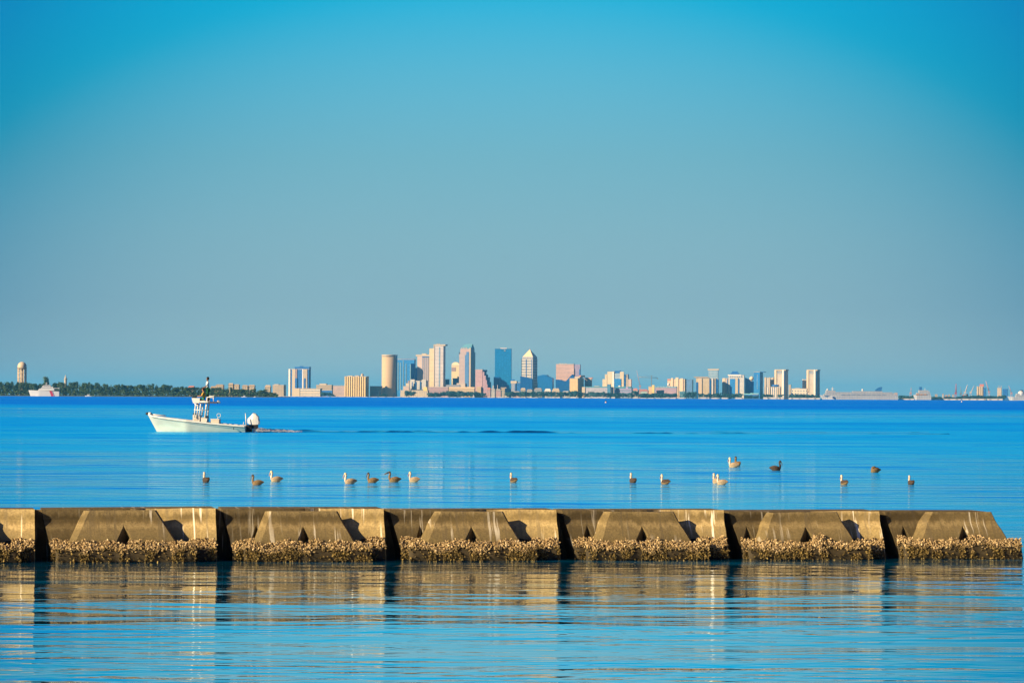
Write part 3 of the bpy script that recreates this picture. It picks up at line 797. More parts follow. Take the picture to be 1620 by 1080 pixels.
bmx = bmesh.new(); tube(bmx, [(0, 0, 0), (0, 0, 6)], [.5, .15], 6); mesh_obj('finial', bmx, P_CREAM, t.root, ((a + b) / 2, (c0 + c1) / 2, az_ - .5))
t.bay(831.8, 832.9, 568, B, P_DBLUE, 'window_strip', .8); t.bay(840.6, 841.6, 568, B, P_DBLUE, 'window_strip', .8); t.bay(842, 842.6, 568.5, B, P_WHITE, 'corner_pier', 1.2)

def prism(name, label, cat, outline, mat, Y, depth, group=None):
    """building whose front follows an outline of (column,row) points along its roof line"""
    m = mpp(Y)
    xc = sum(p[0] for p in outline) / len(outline)
    o0 = pt(xc, 620, Y)
    root = thing(name, label, cat, (o0.x, Y, 0.5), 0, group)
    bm = bmesh.new()
    top = [((px - xc) * m, pt(px, py, Y).z - .5) for px, py in outline]
    pts2 = [(top[0][0], 0)] + top + [(top[-1][0], 0)]
    f = [bm.verts.new((x, 0, z)) for x, z in pts2]; bk = [bm.verts.new((x + depth * .12, depth, z)) for x, z in pts2]
    bm.faces.new(f); bm.faces.new(bk[::-1])
    for i in range(len(f)): j = (i + 1) % len(f); bm.faces.new((f[j], f[i], bk[i], bk[j]))
    bmesh.ops.recalc_face_normals(bm, faces=bm.faces)
    mesh_obj('blue_body', bm, mat, root)
    return root
prism('blue_block', 'dark blue shape with a slanting top before the pyramid tower', 'building', [(823, 595), (830, 596), (841.8, 599.5), (842, 612)], P_DBLUE, 9990, 30)  # dark blue prism covering the lower part of the pyramid tower
prism('blue_block', 'wide low blue glass block right of the pyramid tower', 'building', [(850, 594.5), (856, 593.5), (858, 592.6), (864.5, 592.8), (866, 595), (873.8, 598)], P_BLUE, 10000, 40)
# --- pink striped pair
t = Tower('office_block', 'broad pink block with fine floor stripes and a purple right wing', 'building', 879.5, 907.5, 909, 576, facade((0.50, 0.33, 0.26), (0.30, 0.20, 0.20), 60, 4.0, 1, .5), Y=10060)
t.blk(903, 917, 576.4, B, facade((0.24, 0.20, 0.30), (0.16, 0.14, 0.24), 3, 4, .5, .5), 'side_wing', .25, 1.0); t.bay(903, 908, 582.4, B, facade((0.50, 0.34, 0.28), (0.36, 0.24, 0.22), 60, 4, 1, .5), 'stair_bay', 1.5)
for a in (884, 888, 893): t.blk(a, a + 2.5, 574.6, 576, P_CREAM, 'plant_room', .3, .6)
t.blk(915.6, 917.3, 584, 594, P_DBLUE, 'glass_panel', .2, .28)
prism('blue_block', 'dark blue shape with a peaked right end before the pink striped block', 'building', [(879, 600), (886, 600.6), (893, 603), (896, 602), (903, 594), (905, 592), (908.6, 596)], P_DBLUE, 9980, 40)  # dark blue prism covering the lower part of the pink block
t = Tower('apartment_tower', 'small gold tower with a wide dark blue right side', 'tower', 901.2, 914, 924, 598.5, facade((0.56, 0.40, 0.19), (0.42, 0.28, 0.12), 5, 4, .4, .5), Y=9940)
t.blk(908, 916, 595.5, 598, P_CREAM, 'roof_house', .1, .6); t.blk(913, 916, 593.4, 596, P_PINKROOF, 'hip_roof', .3, 1)
t = Tower('apartment_block', 'narrow tan and pink block right of the small gold tower', 'building', 925, 935.4, 936.6, 598.6, facade((0.50, 0.36, 0.22), GLM, 4, 4, .35, .45), Y=9980)
t.bay(925.2, 929.4, 599, B, facade(PINK, GLM, 2, 4, .3, .4), 'bay', 1.4); t.blk(924, 937, 597, 598.6, P_PINKROOF, 'roof', -.05, 1)
house('white tent roofed pavilion left of the pink striped block foot', 861.5, 871, 618.5, 614.6, FW, P_WHITE, name='pavilion', cat='pavilion')
house('cream tent roofed pavilion below the gap beside the pink block', 873, 885, 619, 614, FC, P_CREAM, name='pavilion', cat='pavilion')
house('long flat white shed left of the small gold tower foot', 890, 900.6, 619.6, 618.4, FW, P_WHITE)
house('low grey hall below the blue glass block', 845, 857, 616, 613.6, facade(GREY, GLM, 3, 3, .4, .5), P_ROOF)
house('pale low house left of the grey hall', 833, 842, 618, 615.6, FW, P_ROOF)
house('cream square house below the pyramid tower', 823.6, 831, 616.5, 613.4, FC, P_CREAM)
house('low pink house on the shore right of the grey cap block', 812, 822, 620.5, 618.6, FP, P_ROOF)
# --- hospital and condo cluster
t = Tower('hospital_building', 'long low grey building with a teal roof and many windows', 'building', 921, 962, 963.5, 612.5, facade((0.36, 0.34, 0.38), (0.10, 0.14, 0.24), 3.2, 4.2, .5, .5), Y=9930, roof=P_TEAL)
t.bay(921.2, 926, 612, B, P_CREAM, 'end_pavilion', 2.5); t.blk(926, 962, 611.2, 612.6, P_TEAL, 'roof_band', -.05, 1); t.blk(940, 948, 610.4, 611.4, P_CREAM, 'plant_room')
t = Tower('service_tower', 'short blue grey tower rising at the right end of the teal roofed building', 'tower', 960.8, 965.6, 966.6, 607.6, facade((0.05, 0.17, 0.28), GL, 3, 4, .5, .5), Y=9910)
t = Tower('brick_tower', 'short red and white striped tower right of the blue grey stub', 'tower', 966.8, 971.4, 972.4, 612.5, facade((0.50, 0.42, 0.36), (0.42, 0.12, 0.10), 3, 3.6, .5, .5), Y=9915)
t = Tower('apartment_tower', 'cluster of stepped cream condominium stacks around a blue glass centre', 'tower', 957, 993, 995, 592.5, facade(CREAM, GLM, 3.4, 3.9, .45, .45), Y=10060)
FC2 = facade((0.58, 0.47, 0.30), GLM, 3.2, 3.9, .4, .4)
t.blk(953, 957, 599.5, B, FC2, 'stack', .1, .7); t.bay(961.5, 971.8, 587.6, B, FC2, 'stack', 3); t.bay(981, 987, 588, B, FC2, 'stack', 3)
t.bay(957.4, 960.6, 592, B, FC2, 'stack', 2); t.bay(969.4, 972, 588.4, B, P_WHITE, 'stack', 4)
t.bay(972.6, 981, 590.5, B, facade((0.30, 0.36, 0.40), GL, 3, 4, .5, .5), 'glass_centre', 1.5); t.bay(972.4, 983, 599, B, P_BLUE, 'glass_bay', 5)
t.blk(972, 981, 586.4, 590, P_DBLUE, 'plant_room', .1, .7); t.bay(987.6, 989.6, 592, B, P_DBLUE, 'window_strip', 1.6); t.blk(990.4, 993.4, 591.6, 597, P_DBLUE, 'roof_tank', .0, .5)
t.blk(993.2, 998, 599.6, B, facade((0.48, 0.36, 0.30), GLM, 3, 4, .4, .4), 'stack', .1, .7)
t = Tower('clinic_building', 'low building with purple floor stripes under a teal roof', 'building', 973, 999, 1001, 613.6, facade((0.24, 0.24, 0.34), (0.10, 0.22, 0.32), 60, 4.2, 1, .5), Y=9920, roof=P_TEAL)
t.slabs(2, 614, 622, 973.5, 998.6, paint('mauve_band', (0.36, 0.24, 0.40)), 1.2, 'floor_band'); t.blk(974, 997, 611.4, 613, P_TEAL, 'roof', .1, .8); t.blk(978, 981, 609.8, 611.6, P_WHITE, 'roof_dome'); t.blk(990.4, 993.6, 612.2, 614.4, paint('mauve_band', (0.36, 0.24, 0.40)), 'gable', -.06, .3)
house('pink roofed house at the right end of the purple striped building', 1001.5, 1008.6, 617.6, 614, FW, P_PINKROOF)
house('long low pink house with a red roof right of the pink roofed one', 1009.4, 1025, 618, 615.4, FP, P_PINKROOF)
house('pale green roofed stand before the long pink house', 1013, 1024, 622, 619.6, FW, paint('pale_green_roof', (0.30, 0.42, 0.36)), Y=9880, name='grandstand', cat='stand')
t = Tower('school_building', 'tan low block with a slim gold tower at its right end', 'building', 1026, 1034.5, 1035.5, 611.4, facade((0.52, 0.36, 0.17), (0.36, 0.22, 0.14), 4, 3.4, .5, .5), Y=9930)
t.bay(1031.8, 1035.4, 608.8, B, paint('gold_wall', (0.56, 0.40, 0.12)), 'corner_tower', 1.6)
t = Tower('long_office', 'long low building striped pink and purple under a pale blue roof', 'building', 1037, 1070, 1071.5, 613, facade((0.44, 0.27, 0.26), (0.20, 0.18, 0.30), 60, 3.6, 1, .5), Y=9940, roof=P_TEAL)
t.blk(1037, 1070, 611, 613, facade((0.22, 0.32, 0.38), (0.03, 0.10, 0.22), 9, 9, .5, .5), 'roof_screen', .05, .9)
bmx = bmesh.new(); lathe(bmx, [(1.0, 0), (1.2, 1), (3.4, 3), (4.2, 6), (3.4, 9), (0, 10.4)], 16); mesh_obj('radome', bmx, P_WHITE, t.root, (t.lx(1057), 0, t.z(611) + .2))
t = Tower('apartment_tower', 'broad tan ribbed condominium with a blue right wing and pink left shoulder', 'tower', 1056, 1083, 1086, 599.5, facade((0.54, 0.40, 0.26), (0.38, 0.25, 0.16), 4, 3.9, .45, .45), Y=10010)
for a, b, y in ((1062, 1065, 597.8), (1069, 1073.4, 597), (1076, 1080.5, 598.4)): t.bay(a, b, y, B, paint('peach_rib', (0.58, 0.44, 0.28)), 'rib', 2)
t.bay(1056.2, 1061, 599.4, 601.6, P_PINKROOF, 'roof_band', 1.2); t.blk(1085, 1094, 600, B, facade((0.06, 0.17, 0.34), (0.14, 0.2, 0.32), 4, 4, .5, .5), 'blue_wing', .2, .9)
t = Tower('dark_pavilion', 'small dark teal pavilion on the shore below the tan ribbed condominium', 'pavilion', 1075, 1083, 1084, 619.4, facade((0.02, 0.10, 0.16), (0.12, 0.22, 0.22), 6, 9, .5, .6), Y=9870)
t.blk(1074.4, 1084, 618.6, 619.6, P_TEAL, 'roof', -.08, 1.08)
t = Tower('apartment_tower', 'tan condominium with a dark blue notch on its left below the glass grid tower', 'tower', 1101, 1122, 1122, 597.6, facade((0.56, 0.45, 0.27), (0.36, 0.26, 0.17), 4, 3.9, .5, .5), Y=9985, theta=6)
t.blk(1097.6, 1120, 595.6, 597, P_CREAM, 'roof_slab', -.05, 1); t.bay(1101.2, 1104.6, 604.5, B, P_DBLUE, 'glass_notch', 1.6); t.bay(1105, 1110.4, 598, B, paint('peach_rib', (0.58, 0.44, 0.28)), 'rib', 2)
t.blk(1122.2, 1136.4, 598.4, B, facade((0.40, 0.36, 0.34), GLM, 3, 4, .5, .45), 'right_wing', .1, .9)
t.bay(1122.4, 1124.6, 600, B, P_DBLUE, 'window_strip', 2); t.bay(1125.6, 1128, 598, B, P_WHITE, 'rib', 2); t.bay(1130.4, 1132, 598, B, P_CREAM, 'rib', 2); t.bay(1133, 1136, 599.4, B, P_DBLUE, 'window_strip', 1.6)
t = Tower('glass_tower', 'pale blue glass grid tower with a cream cornice above the tan condominium', 'tower', 1121, 1135.6, 1136.4, 585, facade((0.28, 0.36, 0.42), (0.05, 0.18, 0.32), 4.2, 5, .6, .6), Y=10110)
t.blk(1119.6, 1137, 583.4, 585.4, P_CREAM, 'cornice', -.1, 1.1)
t = Tower('apartment_tower', 'white tower with a blue hat and a blue centre strip', 'tower', 1152.6, 1176.6, 1177.6, 593.4, facade((0.50, 0.46, 0.40), GLM, 4, 3.9, .4, .45), Y=10000)
t.blk(1151.6, 1172, 592.4, 594, P_WHITE, 'roof_slab', -.08, .9); t.blk(1156, 1168.6, 589.6, 592, P_DBLUE, 'hat', .1, .8); t.blk(1158, 1166.6, 587.2, 589.6, P_DBLUE, 'hat_top', .2, .7)
t.bay(1155, 1163.2, 599, B, P_BLUE, 'glass_centre', 1.6); t.bay(1163.6, 1167.6, 597.5, B, P_CREAM, 'rib', 2.4); t.bay(1168, 1169.4, 599, B, P_DBLUE, 'window_strip', 1.4); t.bay(1153, 1174, 594.8, 596.6, facade((0.5, 0.46, 0.4), GLD, 6, 9, .5, 1), 'roof_gallery', 1)
t = Tower('apartment_block', 'narrow peach block left of the white tower with the blue hat', 'building', 1142.6, 1151.6, 1152.8, 598.4, facade((0.54, 0.42, 0.32), GLM, 3.4, 3.9, .4, .45), Y=10015)
t.bay(1144, 1147, 598, B, paint('peach_rib', (0.58, 0.44, 0.28)), 'rib', 1.6); t.bay(1150, 1151, 599, B, P_DBLUE, 'window_strip', 1)
prism('blue_block', 'low dark blue block with a slanting roof left of the blue slab tower', 'building', [(1178.4, 597), (1186, 600.5), (1187, 603), (1193, 603)], P_DBLUE, 10010, 30)
t = Tower('sun_glint', 'sun glint built as a cream ball between the slanting block and the blue slab tower', 'tank', 1186, 1192, 1192, 595, None, Y=10050)  # cream ball and stem stand in for a glint of sun
bmx = bmesh.new(); zc = t.z(598.6); rr_ = 3.5 * t.m
lathe(bmx, [(0, zc - rr_)] + [(rr_ * math.cos(a), zc + rr_ * math.sin(a)) for a in [x * math.pi / 14 - math.pi / 2 for x in range(1, 14)]] + [(0, zc + rr_)], 22)
mesh_obj('ball', bmx, paint('glint_cream', (0.66, 0.54, 0.36)), t.root)
bmx = bmesh.new(); lathe(bmx, [(3, 0), (1.6, 6), (1.6, zc - rr_ + 1)], 12); mesh_obj('stem', bmx, P_CREAM, t.root)
t = Tower('glass_tower', 'blue slab tower with a column of small white lights', 'tower', 1192.6, 1202, 1208, 588.4, P_BLUE, Y=10000)
for i in range(7): t.bay(1197.6, 1198.5, 593 + i * 3.4, 594 + i * 3.4, P_WHITE, 'window', .6)
t.blk(1201, 1207, 587.6, 588.6, P_DBLUE, 'plant_room', .2, .9)
t = Tower('canopy_building', 'low building with curved teal canopies below the blue slab tower', 'building', 1178, 1199, 1200, 623.6, P_DBLUE, Y=9900)
t.blk(1177, 1190, 622.4, 623.8, paint('pale_teal', (0.15, 0.40, 0.42)), 'canopy', -.1, .9); t.blk(1187, 1200, 621.6, 622.8, paint('pale_teal', (0.15, 0.40, 0.42)), 'canopy', -.14, .9)
t = Tower('apartment_tower', 'striped peach and grey mid rise left of the curved roof white tower', 'tower', 1209.4, 1224, 1226, 597.4, facade((0.46, 0.40, 0.35), GLM, 4.6, 3.9, .4, .5), Y=10060)
for a in (1210.6, 1216.6, 1221.8): t.bay(a, a + 1.8, 596.6, B, P_CREAM, 'rib', 1.5)
t = Tower('hotel_building', 'low cream columned building with an oval blue canopy on top', 'building', 1208.8, 1234, 1236, 612, facade((0.56, 0.48, 0.38), GLD, 6.5, 40, .35, 1), Y=9920)
bmx = bmesh.new(); lathe(bmx, [(0, 0), (6 * t.m, .5), (6.4 * t.m, 3.5), (5.4 * t.m, 6), (0, 7)], 24); o = mesh_obj('canopy', bmx, P_DBLUE, t.root, (t.lx(1225.6), 0, t.z(611.6))); o.scale = (1, .6, 1)
for a in (1210, 1216.4, 1229, 1232): t.bay(a, a + 2.2, 609.6 if a < 1220 else 613, B, P_CREAM, 'column_bay', 2)
def condo_tall(x0, xs, x1, yt, label):
    t = Tower('apartment_tower', label, 'tower', x0, xs, x1, yt + 1.6, facade((0.52, 0.44, 0.34), (0.26, 0.22, 0.2), 4, 3.9, .5, .5), Y=10000)
    t.blk(x0 + .6, xs + 1.5, yt, yt + 1.8, P_CREAM, 'crown', -.04, .9)
    t.bay(x0 + .2, x0 + 3.4, yt + 1, 620, paint('peach_rib', (0.58, 0.44, 0.28)), 'rib', 2); t.bay(xs - 4, xs - 1.2, yt + .4, B, P_WHITE, 'rib', 2.6)
    t.bay(x0 + 4, xs - 5, yt + 3, yt + 7, facade((0.40, 0.36, 0.33), GLM, 4, 8, .5, .8), 'roof_gallery', .8); t.bay(xs - 1, xs - .2, yt + 3, B, P_BLUE, 'window_strip', 1)
    return t
condo_tall(1225.4, 1241.4, 1247.8, 584.2, 'tall white tower with blue right side, left of the matching pair')
condo_tall(1276.2, 1291.4, 1298.2, 584.4, 'tall white tower with blue right side beside the cruise ship bow')
Tower('apartment_block', 'slim cream block standing close right of the left tall white tower', 'building', 1247.4, 1251, 1252, 608.6, FC, Y=9960)
t = Tower('terminal_building', 'long low cream terminal with dark openings between the tall white towers', 'building', 1252.6, 1276, 1277.4, 614.6, facade((0.54, 0.47, 0.36), GLD, 9, 8, .4, .4), Y=9930)
t.blk(1258, 1266, 613.4, 614.8, P_ROOF, 'plant_room')
t = Tower('apartment_block', 'narrow pale block attached left of the tall white tower by the ship', 'building', 1269.4, 1276.6, 1278, 600.2, facade((0.44, 0.40, 0.36), GLM, 3, 3.9, .5, .45), Y=10060)
t.bay(1269.6, 1271.4, 599.8, B, P_WHITE, 'rib', 1.6)
# --- container terminal on the right
t = Tower('silo_tower', 'grey tan silo block with red scaffold on top among the harbour cranes', 'silo', 1545.4, 1555.4, 1556.4, 611.5, facade((0.40, 0.34, 0.26), (0.32, 0.25, 0.2), 3.4, 60, .4, .98), Y=9960)
for a in (1546, 1549.5, 1552.4): t.bay(a, a + 2, 611.2, B, P_CREAM, 'silo_tube', 2)
t.blk(1549.6, 1556, 607.4, 611.2, facade((0.45, 0.14, 0.10), (0.2, 0.14, 0.2), 3, 3, .5, .5), 'scaffold', .2, .7); t.blk(1555.6, 1559, 613.4, B, P_DBLUE, 'dark_silo', .1, .7)
t = Tower('silo_tower', 'short tan silo block with a dark blue neighbouring bin', 'silo', 1577.8, 1584, 1585, 613.6, facade((0.42, 0.36, 0.28), (0.32, 0.25, 0.2), 3.4, 60, .4, .98), Y=9960)
t.blk(1586, 1593.4, 615, B, P_DBLUE, 'dark_bin', .1, .8)
for a in (1579, 1581.4, 1583.6): t.blk(a, a + .5, 609.6, 613.4, P_ROOF, 'vent_pipe', .4, .5)
for x0, x1, y, c, lb in ((1479, 1483, 624.4, FC, 'small cream warehouse just right of the cruise ship with blue funnel'), (1490.6, 1493, 623.8, FW, 'narrow white warehouse third from the cruise ship'), (1494.4, 1498.4, 625.6, FP, 'small red warehouse before the mast cluster'),
                       (1499.6, 1503, 624.8, FC, 'narrow cream warehouse right of the small red one'), (1506.4, 1509.2, 625, FW, 'white warehouse at the left edge of the harbour trees'), (1523, 1526, 624.6, paint('crimson_wall', (0.45, 0.04, 0.10)), 'crimson shed left of the white jib crane'),
                       (1528.6, 1531, 624, paint('crimson_wall', (0.45, 0.04, 0.10)), 'crimson shed right of the white jib crane'), (1413.6, 1420, 622, FP, 'pink terminal shed at the stern of the long cruise ship')):
    house(lb, x0, x1, y, y - 1.2, c, P_ROOF, name='warehouse', cat='warehouse', Y=9890)
# --- houses showing above the trees on the left
LH = [(297.4, 307, 612.4, 610, 'pink roofed house among the trees left of the fishing boat tower', P_PINKROOF), (333, 341, 613, 610.6, 'cream house low among the trees right of the standing person', P_TAN), (341, 353, 609.4, 607.8, 'long pale house over the trees right of the standing person', P_CREAM),
      (361, 368.4, 608.4, 605.8, 'tall cream house on top of the tree belt', P_CREAM), (369, 378, 609.4, 607.6, 'flat cream house right of the tall one on the tree belt', P_CREAM), (383, 391.6, 610.6, 608.8, 'low cream house over the right part of the tree belt', P_CREAM),
      (393, 402.6, 610.4, 608.4, 'wide pale house over the right part of the tree belt', P_CREAM), (419, 427.6, 612.4, 608.8, 'white gabled house at the right end of the tree belt', P_CREAM)]
for x0, x1, a, b, lb, rf in LH:
    house(lb, x0, x1, a, b, FC, rf, Y=5640)
# --- mirage: pale boxes in place of mirrored buildings at the water's edge
MIRAGE = [(430, 500, 627.2), (500, 583, 627.6), (584, 676, 627.4), (677, 736, 627.8), (771, 783, 628.2), (785, 800, 627.8), (812, 832, 628.4), (836, 851, 628.4), (862, 886, 628), (901, 915, 627.6), (921, 964, 628.4), (967, 973, 627.8),
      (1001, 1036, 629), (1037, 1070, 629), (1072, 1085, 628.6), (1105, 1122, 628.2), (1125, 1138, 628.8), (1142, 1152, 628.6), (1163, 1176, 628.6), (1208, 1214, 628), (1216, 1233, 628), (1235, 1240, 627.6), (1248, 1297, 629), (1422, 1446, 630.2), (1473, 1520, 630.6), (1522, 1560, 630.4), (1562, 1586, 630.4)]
for i, (a, b, y) in enumerate(MIRAGE):
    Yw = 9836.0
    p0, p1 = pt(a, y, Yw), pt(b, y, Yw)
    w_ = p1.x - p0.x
    o = mesh_obj('mirage_strip', nbox(-w_ / 2, w_ / 2, -2, 4, -1.5, max(1.2, (p0.z + p1.z) / 2)), facade((0.60, 0.53, 0.44), (0.40, 0.36, 0.30), 23, 9, .3, .6), None, ((p0.x + p1.x) / 2, Yw, 0))
    tag(o, 'pale strip built for the mirage at the water edge of the far city', 'mirage_strip', 'pale mirage strips along the far shore')

# ------------------------------------------------------------------ trees
def leaf_mat(name, a, b, c):
    k = NT(name)
    rnd = k.n('ShaderNodeNewGeometry').outputs['Random Per Island']
    oi = k.n('ShaderNodeObjectInfo').outputs['Random']
    col = k.ramp(k.math('FRACT', k.math('ADD', k.math('MULTIPLY', rnd, 0.7), k.math('MULTIPLY', oi, 0.3))), [(0.0, a), (0.6, b), (1.0, c)])
    return k.fin(col, 0.7, 0.15)
M_LEAF = leaf_mat('mangrove_leaves', (0.012, 0.035, 0.014), (0.028, 0.062, 0.018), (0.075, 0.105, 0.028))
M_LEAF2 = leaf_mat('shore_leaves', (0.008, 0.048, 0.056), (0.014, 0.07, 0.075), (0.035, 0.095, 0.08))
M_BARK = paint('bark', (0.13, 0.10, 0.075))
def crown_mesh(rng, h, w, lobes, n, leaf, base=0.18):
    bm = bmesh.new()
    cs = []
    for i in range(lobes):
        a = rng.uniform(0, 6.28); q = rng.random() ** .5
        z = base * h + (h * (1 - base)) * rng.uniform(0.18, 0.82)
        rr = w * .5 * (1 - abs(z / h - .55) * .8)
        cs.append((Vector((math.cos(a) * q * rr * .7, math.sin(a) * q * rr * .7, z)), w * rng.uniform(.18, .3), h * rng.uniform(.12, .19)))
    cs.append((Vector((0, 0, h * .55)), w * .32, h * .3))
    for _ in range(n):
        c, rw, rh = rng.choice(cs)
        d = Vector((rng.gauss(0, 1), rng.gauss(0, 1), rng.gauss(0, 1))).normalized() * (rng.random() ** .4)
        p = c + Vector((d.x * rw, d.y * rw, d.z * rh))
        if p.z > h * 1.04: continue
        nrm = (d + Vector((rng.uniform(-.6, .6), rng.uniform(-.6, .6), rng.uniform(-.3, .8)))).normalized()
        a = nrm.orthogonal().normalized(); a.rotate(Matrix.Rotation(rng.uniform(0, 6.28), 3, nrm)); b = nrm.cross(a)
        s = leaf * rng.uniform(.6, 1.4)
        bm.faces.new([bm.verts.new(p + a * s * .5), bm.verts.new(p + b * s * .32), bm.verts.new(p - a * s * .5), bm.verts.new(p - b * s * .32)])
    return bm
def trunk_mesh(rng, h, w):
    bm = bmesh.new()
    top = h * .6
    tube(bm, [(0, 0, -.5), (w * .02, 0, top * .5), (-w * .03, 0, top)], [h * .03, h * .022, h * .012], 6)
    for i in range(3):
        a = rng.uniform(0, 6.28); z = h * rng.uniform(.22, .4)
        tube(bm, [(0, 0, z), (math.cos(a) * w * .16, math.sin(a) * w * .16, z + h * .14), (math.cos(a) * w * .3, math.sin(a) * w * .3, z + h * .26)], [h * .014, h * .010, h * .005], 5)
    return bm
def tree_proto(kind, h, w, lobes, n, leaf, mat, base, seed):
    rng = random.Random(seed)
    return (mesh_to(crown_mesh(rng, h, w, lobes, n, leaf, base), mat, 'crown'), mesh_to(trunk_mesh(rng, h, w), M_BARK, 'trunk'), h, w)
def mesh_to(bm, mat, name):
    me = bpy.data.meshes.new(name); bm.to_mesh(me); bm.free(); me.materials.append(mat); return me
PR_L = [tree_proto('t', 14, 12, 7, 620, 1.5, M_LEAF, .06, 1), tree_proto('t', 14, 10, 6, 560, 1.4, M_LEAF, .08, 2), tree_proto('t', 14, 14, 9, 680, 1.6, M_LEAF, .05, 3), tree_proto('t', 14, 8, 6, 420, 1.3, M_LEAF, .25, 4), tree_proto('t', 14, 11, 5, 420, 1.4, M_LEAF, .35, 5)]
PR_C = [tree_proto('t', 14, 15, 7, 420, 2.2, M_LEAF2, .04, 11), tree_proto('t', 14, 12, 6, 380, 2.0, M_LEAF2, .06, 12), tree_proto('t', 14, 19, 8, 460, 2.4, M_LEAF2, .04, 13)]
def tree(proto, px, ytop, Y, label, group, rng, wpx=None, name='tree', z0=0.6):
    p = pt(px, ytop, Y)
    h = max(2.0, p.z - z0)
    r = thing(name, label, 'tree', (p.x, Y, z0), rng.uniform(0, 6.28), group)
    s = h / proto[2]
    sw = s if wpx is None else wpx * mpp(Y) / proto[3]
    r.scale = (sw, sw, s)
    for me, n in ((proto[0], 'crown'), (proto[1], 'trunk')):
        o = bpy.data.objects.new(n, me); COL.objects.link(o); o.parent = r
    return r
def profile(tab, x):
    for (a, ya), (b, yb) in zip(tab, tab[1:]):
        if x <= b: return ya + (yb - ya) * (x - a) / (b - a)
    return tab[-1][1]
LP_ = [(-40, 602), (0, 600.5), (20, 599), (35, 601), (60, 604), (85, 602.5), (110, 601), (135, 602.5), (165, 604), (200, 605.5), (216, 607.5), (228, 604.5), (238, 607), (245, 602.5), (253, 607), (263, 605), (275, 607.5), (290, 608.5), (310, 610), (330, 612), (345, 611), (360, 610), (375, 613.5), (390, 613), (400, 612.5), (415, 614.5), (430, 617.5), (440, 622)]
rng = random.Random(5)
x = -14.0
while x < 439:
    y = profile(LP_, x) + rng.choice([0, 0, .6, 1.4, 2.6]) + rng.uniform(-.6, .4)
    tree(rng.choice(PR_L), x, y, 5560 + rng.uniform(0, 40), 'dark green tree in the dense belt on the left shore', 'trees of the dense belt on the left shore', rng, wpx=rng.uniform(8, 13))
    x += rng.uniform(3.4, 5.6)
x = -12.0
while x < 437:
    y = profile(LP_, x) * .45 + 626.5 * .55 + rng.uniform(-2.5, 1.5)
    tree(rng.choice(PR_L[:3]), x, y, 5525 + rng.uniform(0, 15), 'low rounded tree at the water edge of the left shore belt', 'low trees at the water edge of the left shore', rng, wpx=rng.uniform(9, 14))
    x += rng.uniform(5.0, 7.5)
tree(PR_L[4], 73, 593.6, 5590, 'tallest flat topped tree rising behind the white and red ship', None, rng, wpx=17)
CT = [(509, 526, 620), (601, 613, 622.5), (641, 655, 617.5), (677, 700, 620.5), (701, 746, 618), (746, 770, 619.5), (800, 880, 618.6), (880, 924, 618), (924, 962, 619.4), (962, 1000, 621), (1001, 1010, 617.4), (1011, 1070, 621.4), (1084, 1103, 618), (1105, 1140, 621.5), (1141, 1176, 622.4), (1179, 1200, 625), (1206, 1222, 622.6), (1233, 1236, 623), (1250, 1296, 622.8), (1422, 1444, 624.6), (1473, 1511, 627.4), (1513, 1592, 625)]
for a, b, y in CT:
    x = a + 2.0
    while x < b:
        tree(rng.choice(PR_C), x, y + rng.uniform(-1.2, 1.4), 9862 + rng.uniform(0, 14), 'dark teal tree in the low belt along the far city shore', 'trees of the low belt along the city shore', rng, wpx=rng.uniform(8, 13), z0=0.9)
        x += rng.uniform(3.4, 5.0)
# undergrowth filling the foot of the left belt
bm = bmesh.new()
for _ in range(2600):
    px = rng.uniform(-16, 440); Y = rng.uniform(5512, 5540)
    p = pt(px, 624, Y); z = 0.6 + rng.random() ** 1.6 * 7.5 * (1 if px < 420 else .5)
    s = rng.uniform(.8, 2.0)
    n_ = Vector((rng.gauss(0, 1), -1, rng.gauss(0, 1))).normalized(); a = n_.orthogonal().normalized(); b = n_.cross(a)
    c = Vector((p.x, Y, z))
    bm.faces.new([bm.verts.new(c + a * s), bm.verts.new(c + b * s * .7), bm.verts.new(c - a * s), bm.verts.new(c - b * s * .7)])
tag(mesh_obj('mangrove_undergrowth', bm, M_LEAF), kind='stuff')

# ------------------------------------------------------------------ water tower and mast
def column_at(px, Y): return pt(px, 620, Y).x
Y = 5750.0; m = mpp(Y)
wt = thing('water_tower', 'pale water tower with a domed tank on many legs above the trees', 'water tower', (column_at(34.6, Y), Y, 0.6))
zt_ = lambda py, px=34.6, Y=Y: pt(px, py, Y).z - .6
P_TOWER = paint('tower_paint', (0.50, 0.40, 0.27))
bm = bmesh.new(); R_ = 7.1 * m
lathe(bm, [(0, zt_(572)), (R_ * .35, zt_(572.5)), (R_ * .7, zt_(574.2)), (R_ * .93, zt_(576.6)), (R_, zt_(578.6)), (R_, zt_(582)), (R_ * .95, zt_(583.2)), (R_ * .5, zt_(584.5)), (0, zt_(584.8))], 28)
tk = mesh_obj('tank', bm, P_TOWER, wt)
bm = bmesh.new(); lathe(bm, [(R_ + .1, zt_(582.4)), (R_ + .9, zt_(582.4)), (R_ + .9, zt_(581.6)), (R_ + .1, zt_(581.6))], 28); mesh_obj('walkway', bm, paint('tower_rail', (0.25, 0.2, 0.15)), tk)
bm = bmesh.new(); tube(bm, [(0, 0, 0), (0, 0, zt_(584))], 1.9, 12); mesh_obj('riser_pipe', bm, P_TOWER, wt)
for i in range(10):
    a = 2 * math.pi * (i + .4) / 10
    bm = bmesh.new(); tube(bm, [(math.cos(a) * R_ * .96, math.sin(a) * R_ * .96, 0), (math.cos(a) * R_ * .92, math.sin(a) * R_ * .92, zt_(583))], 0.75, 8); mesh_obj('leg', bm, P_TOWER, wt)
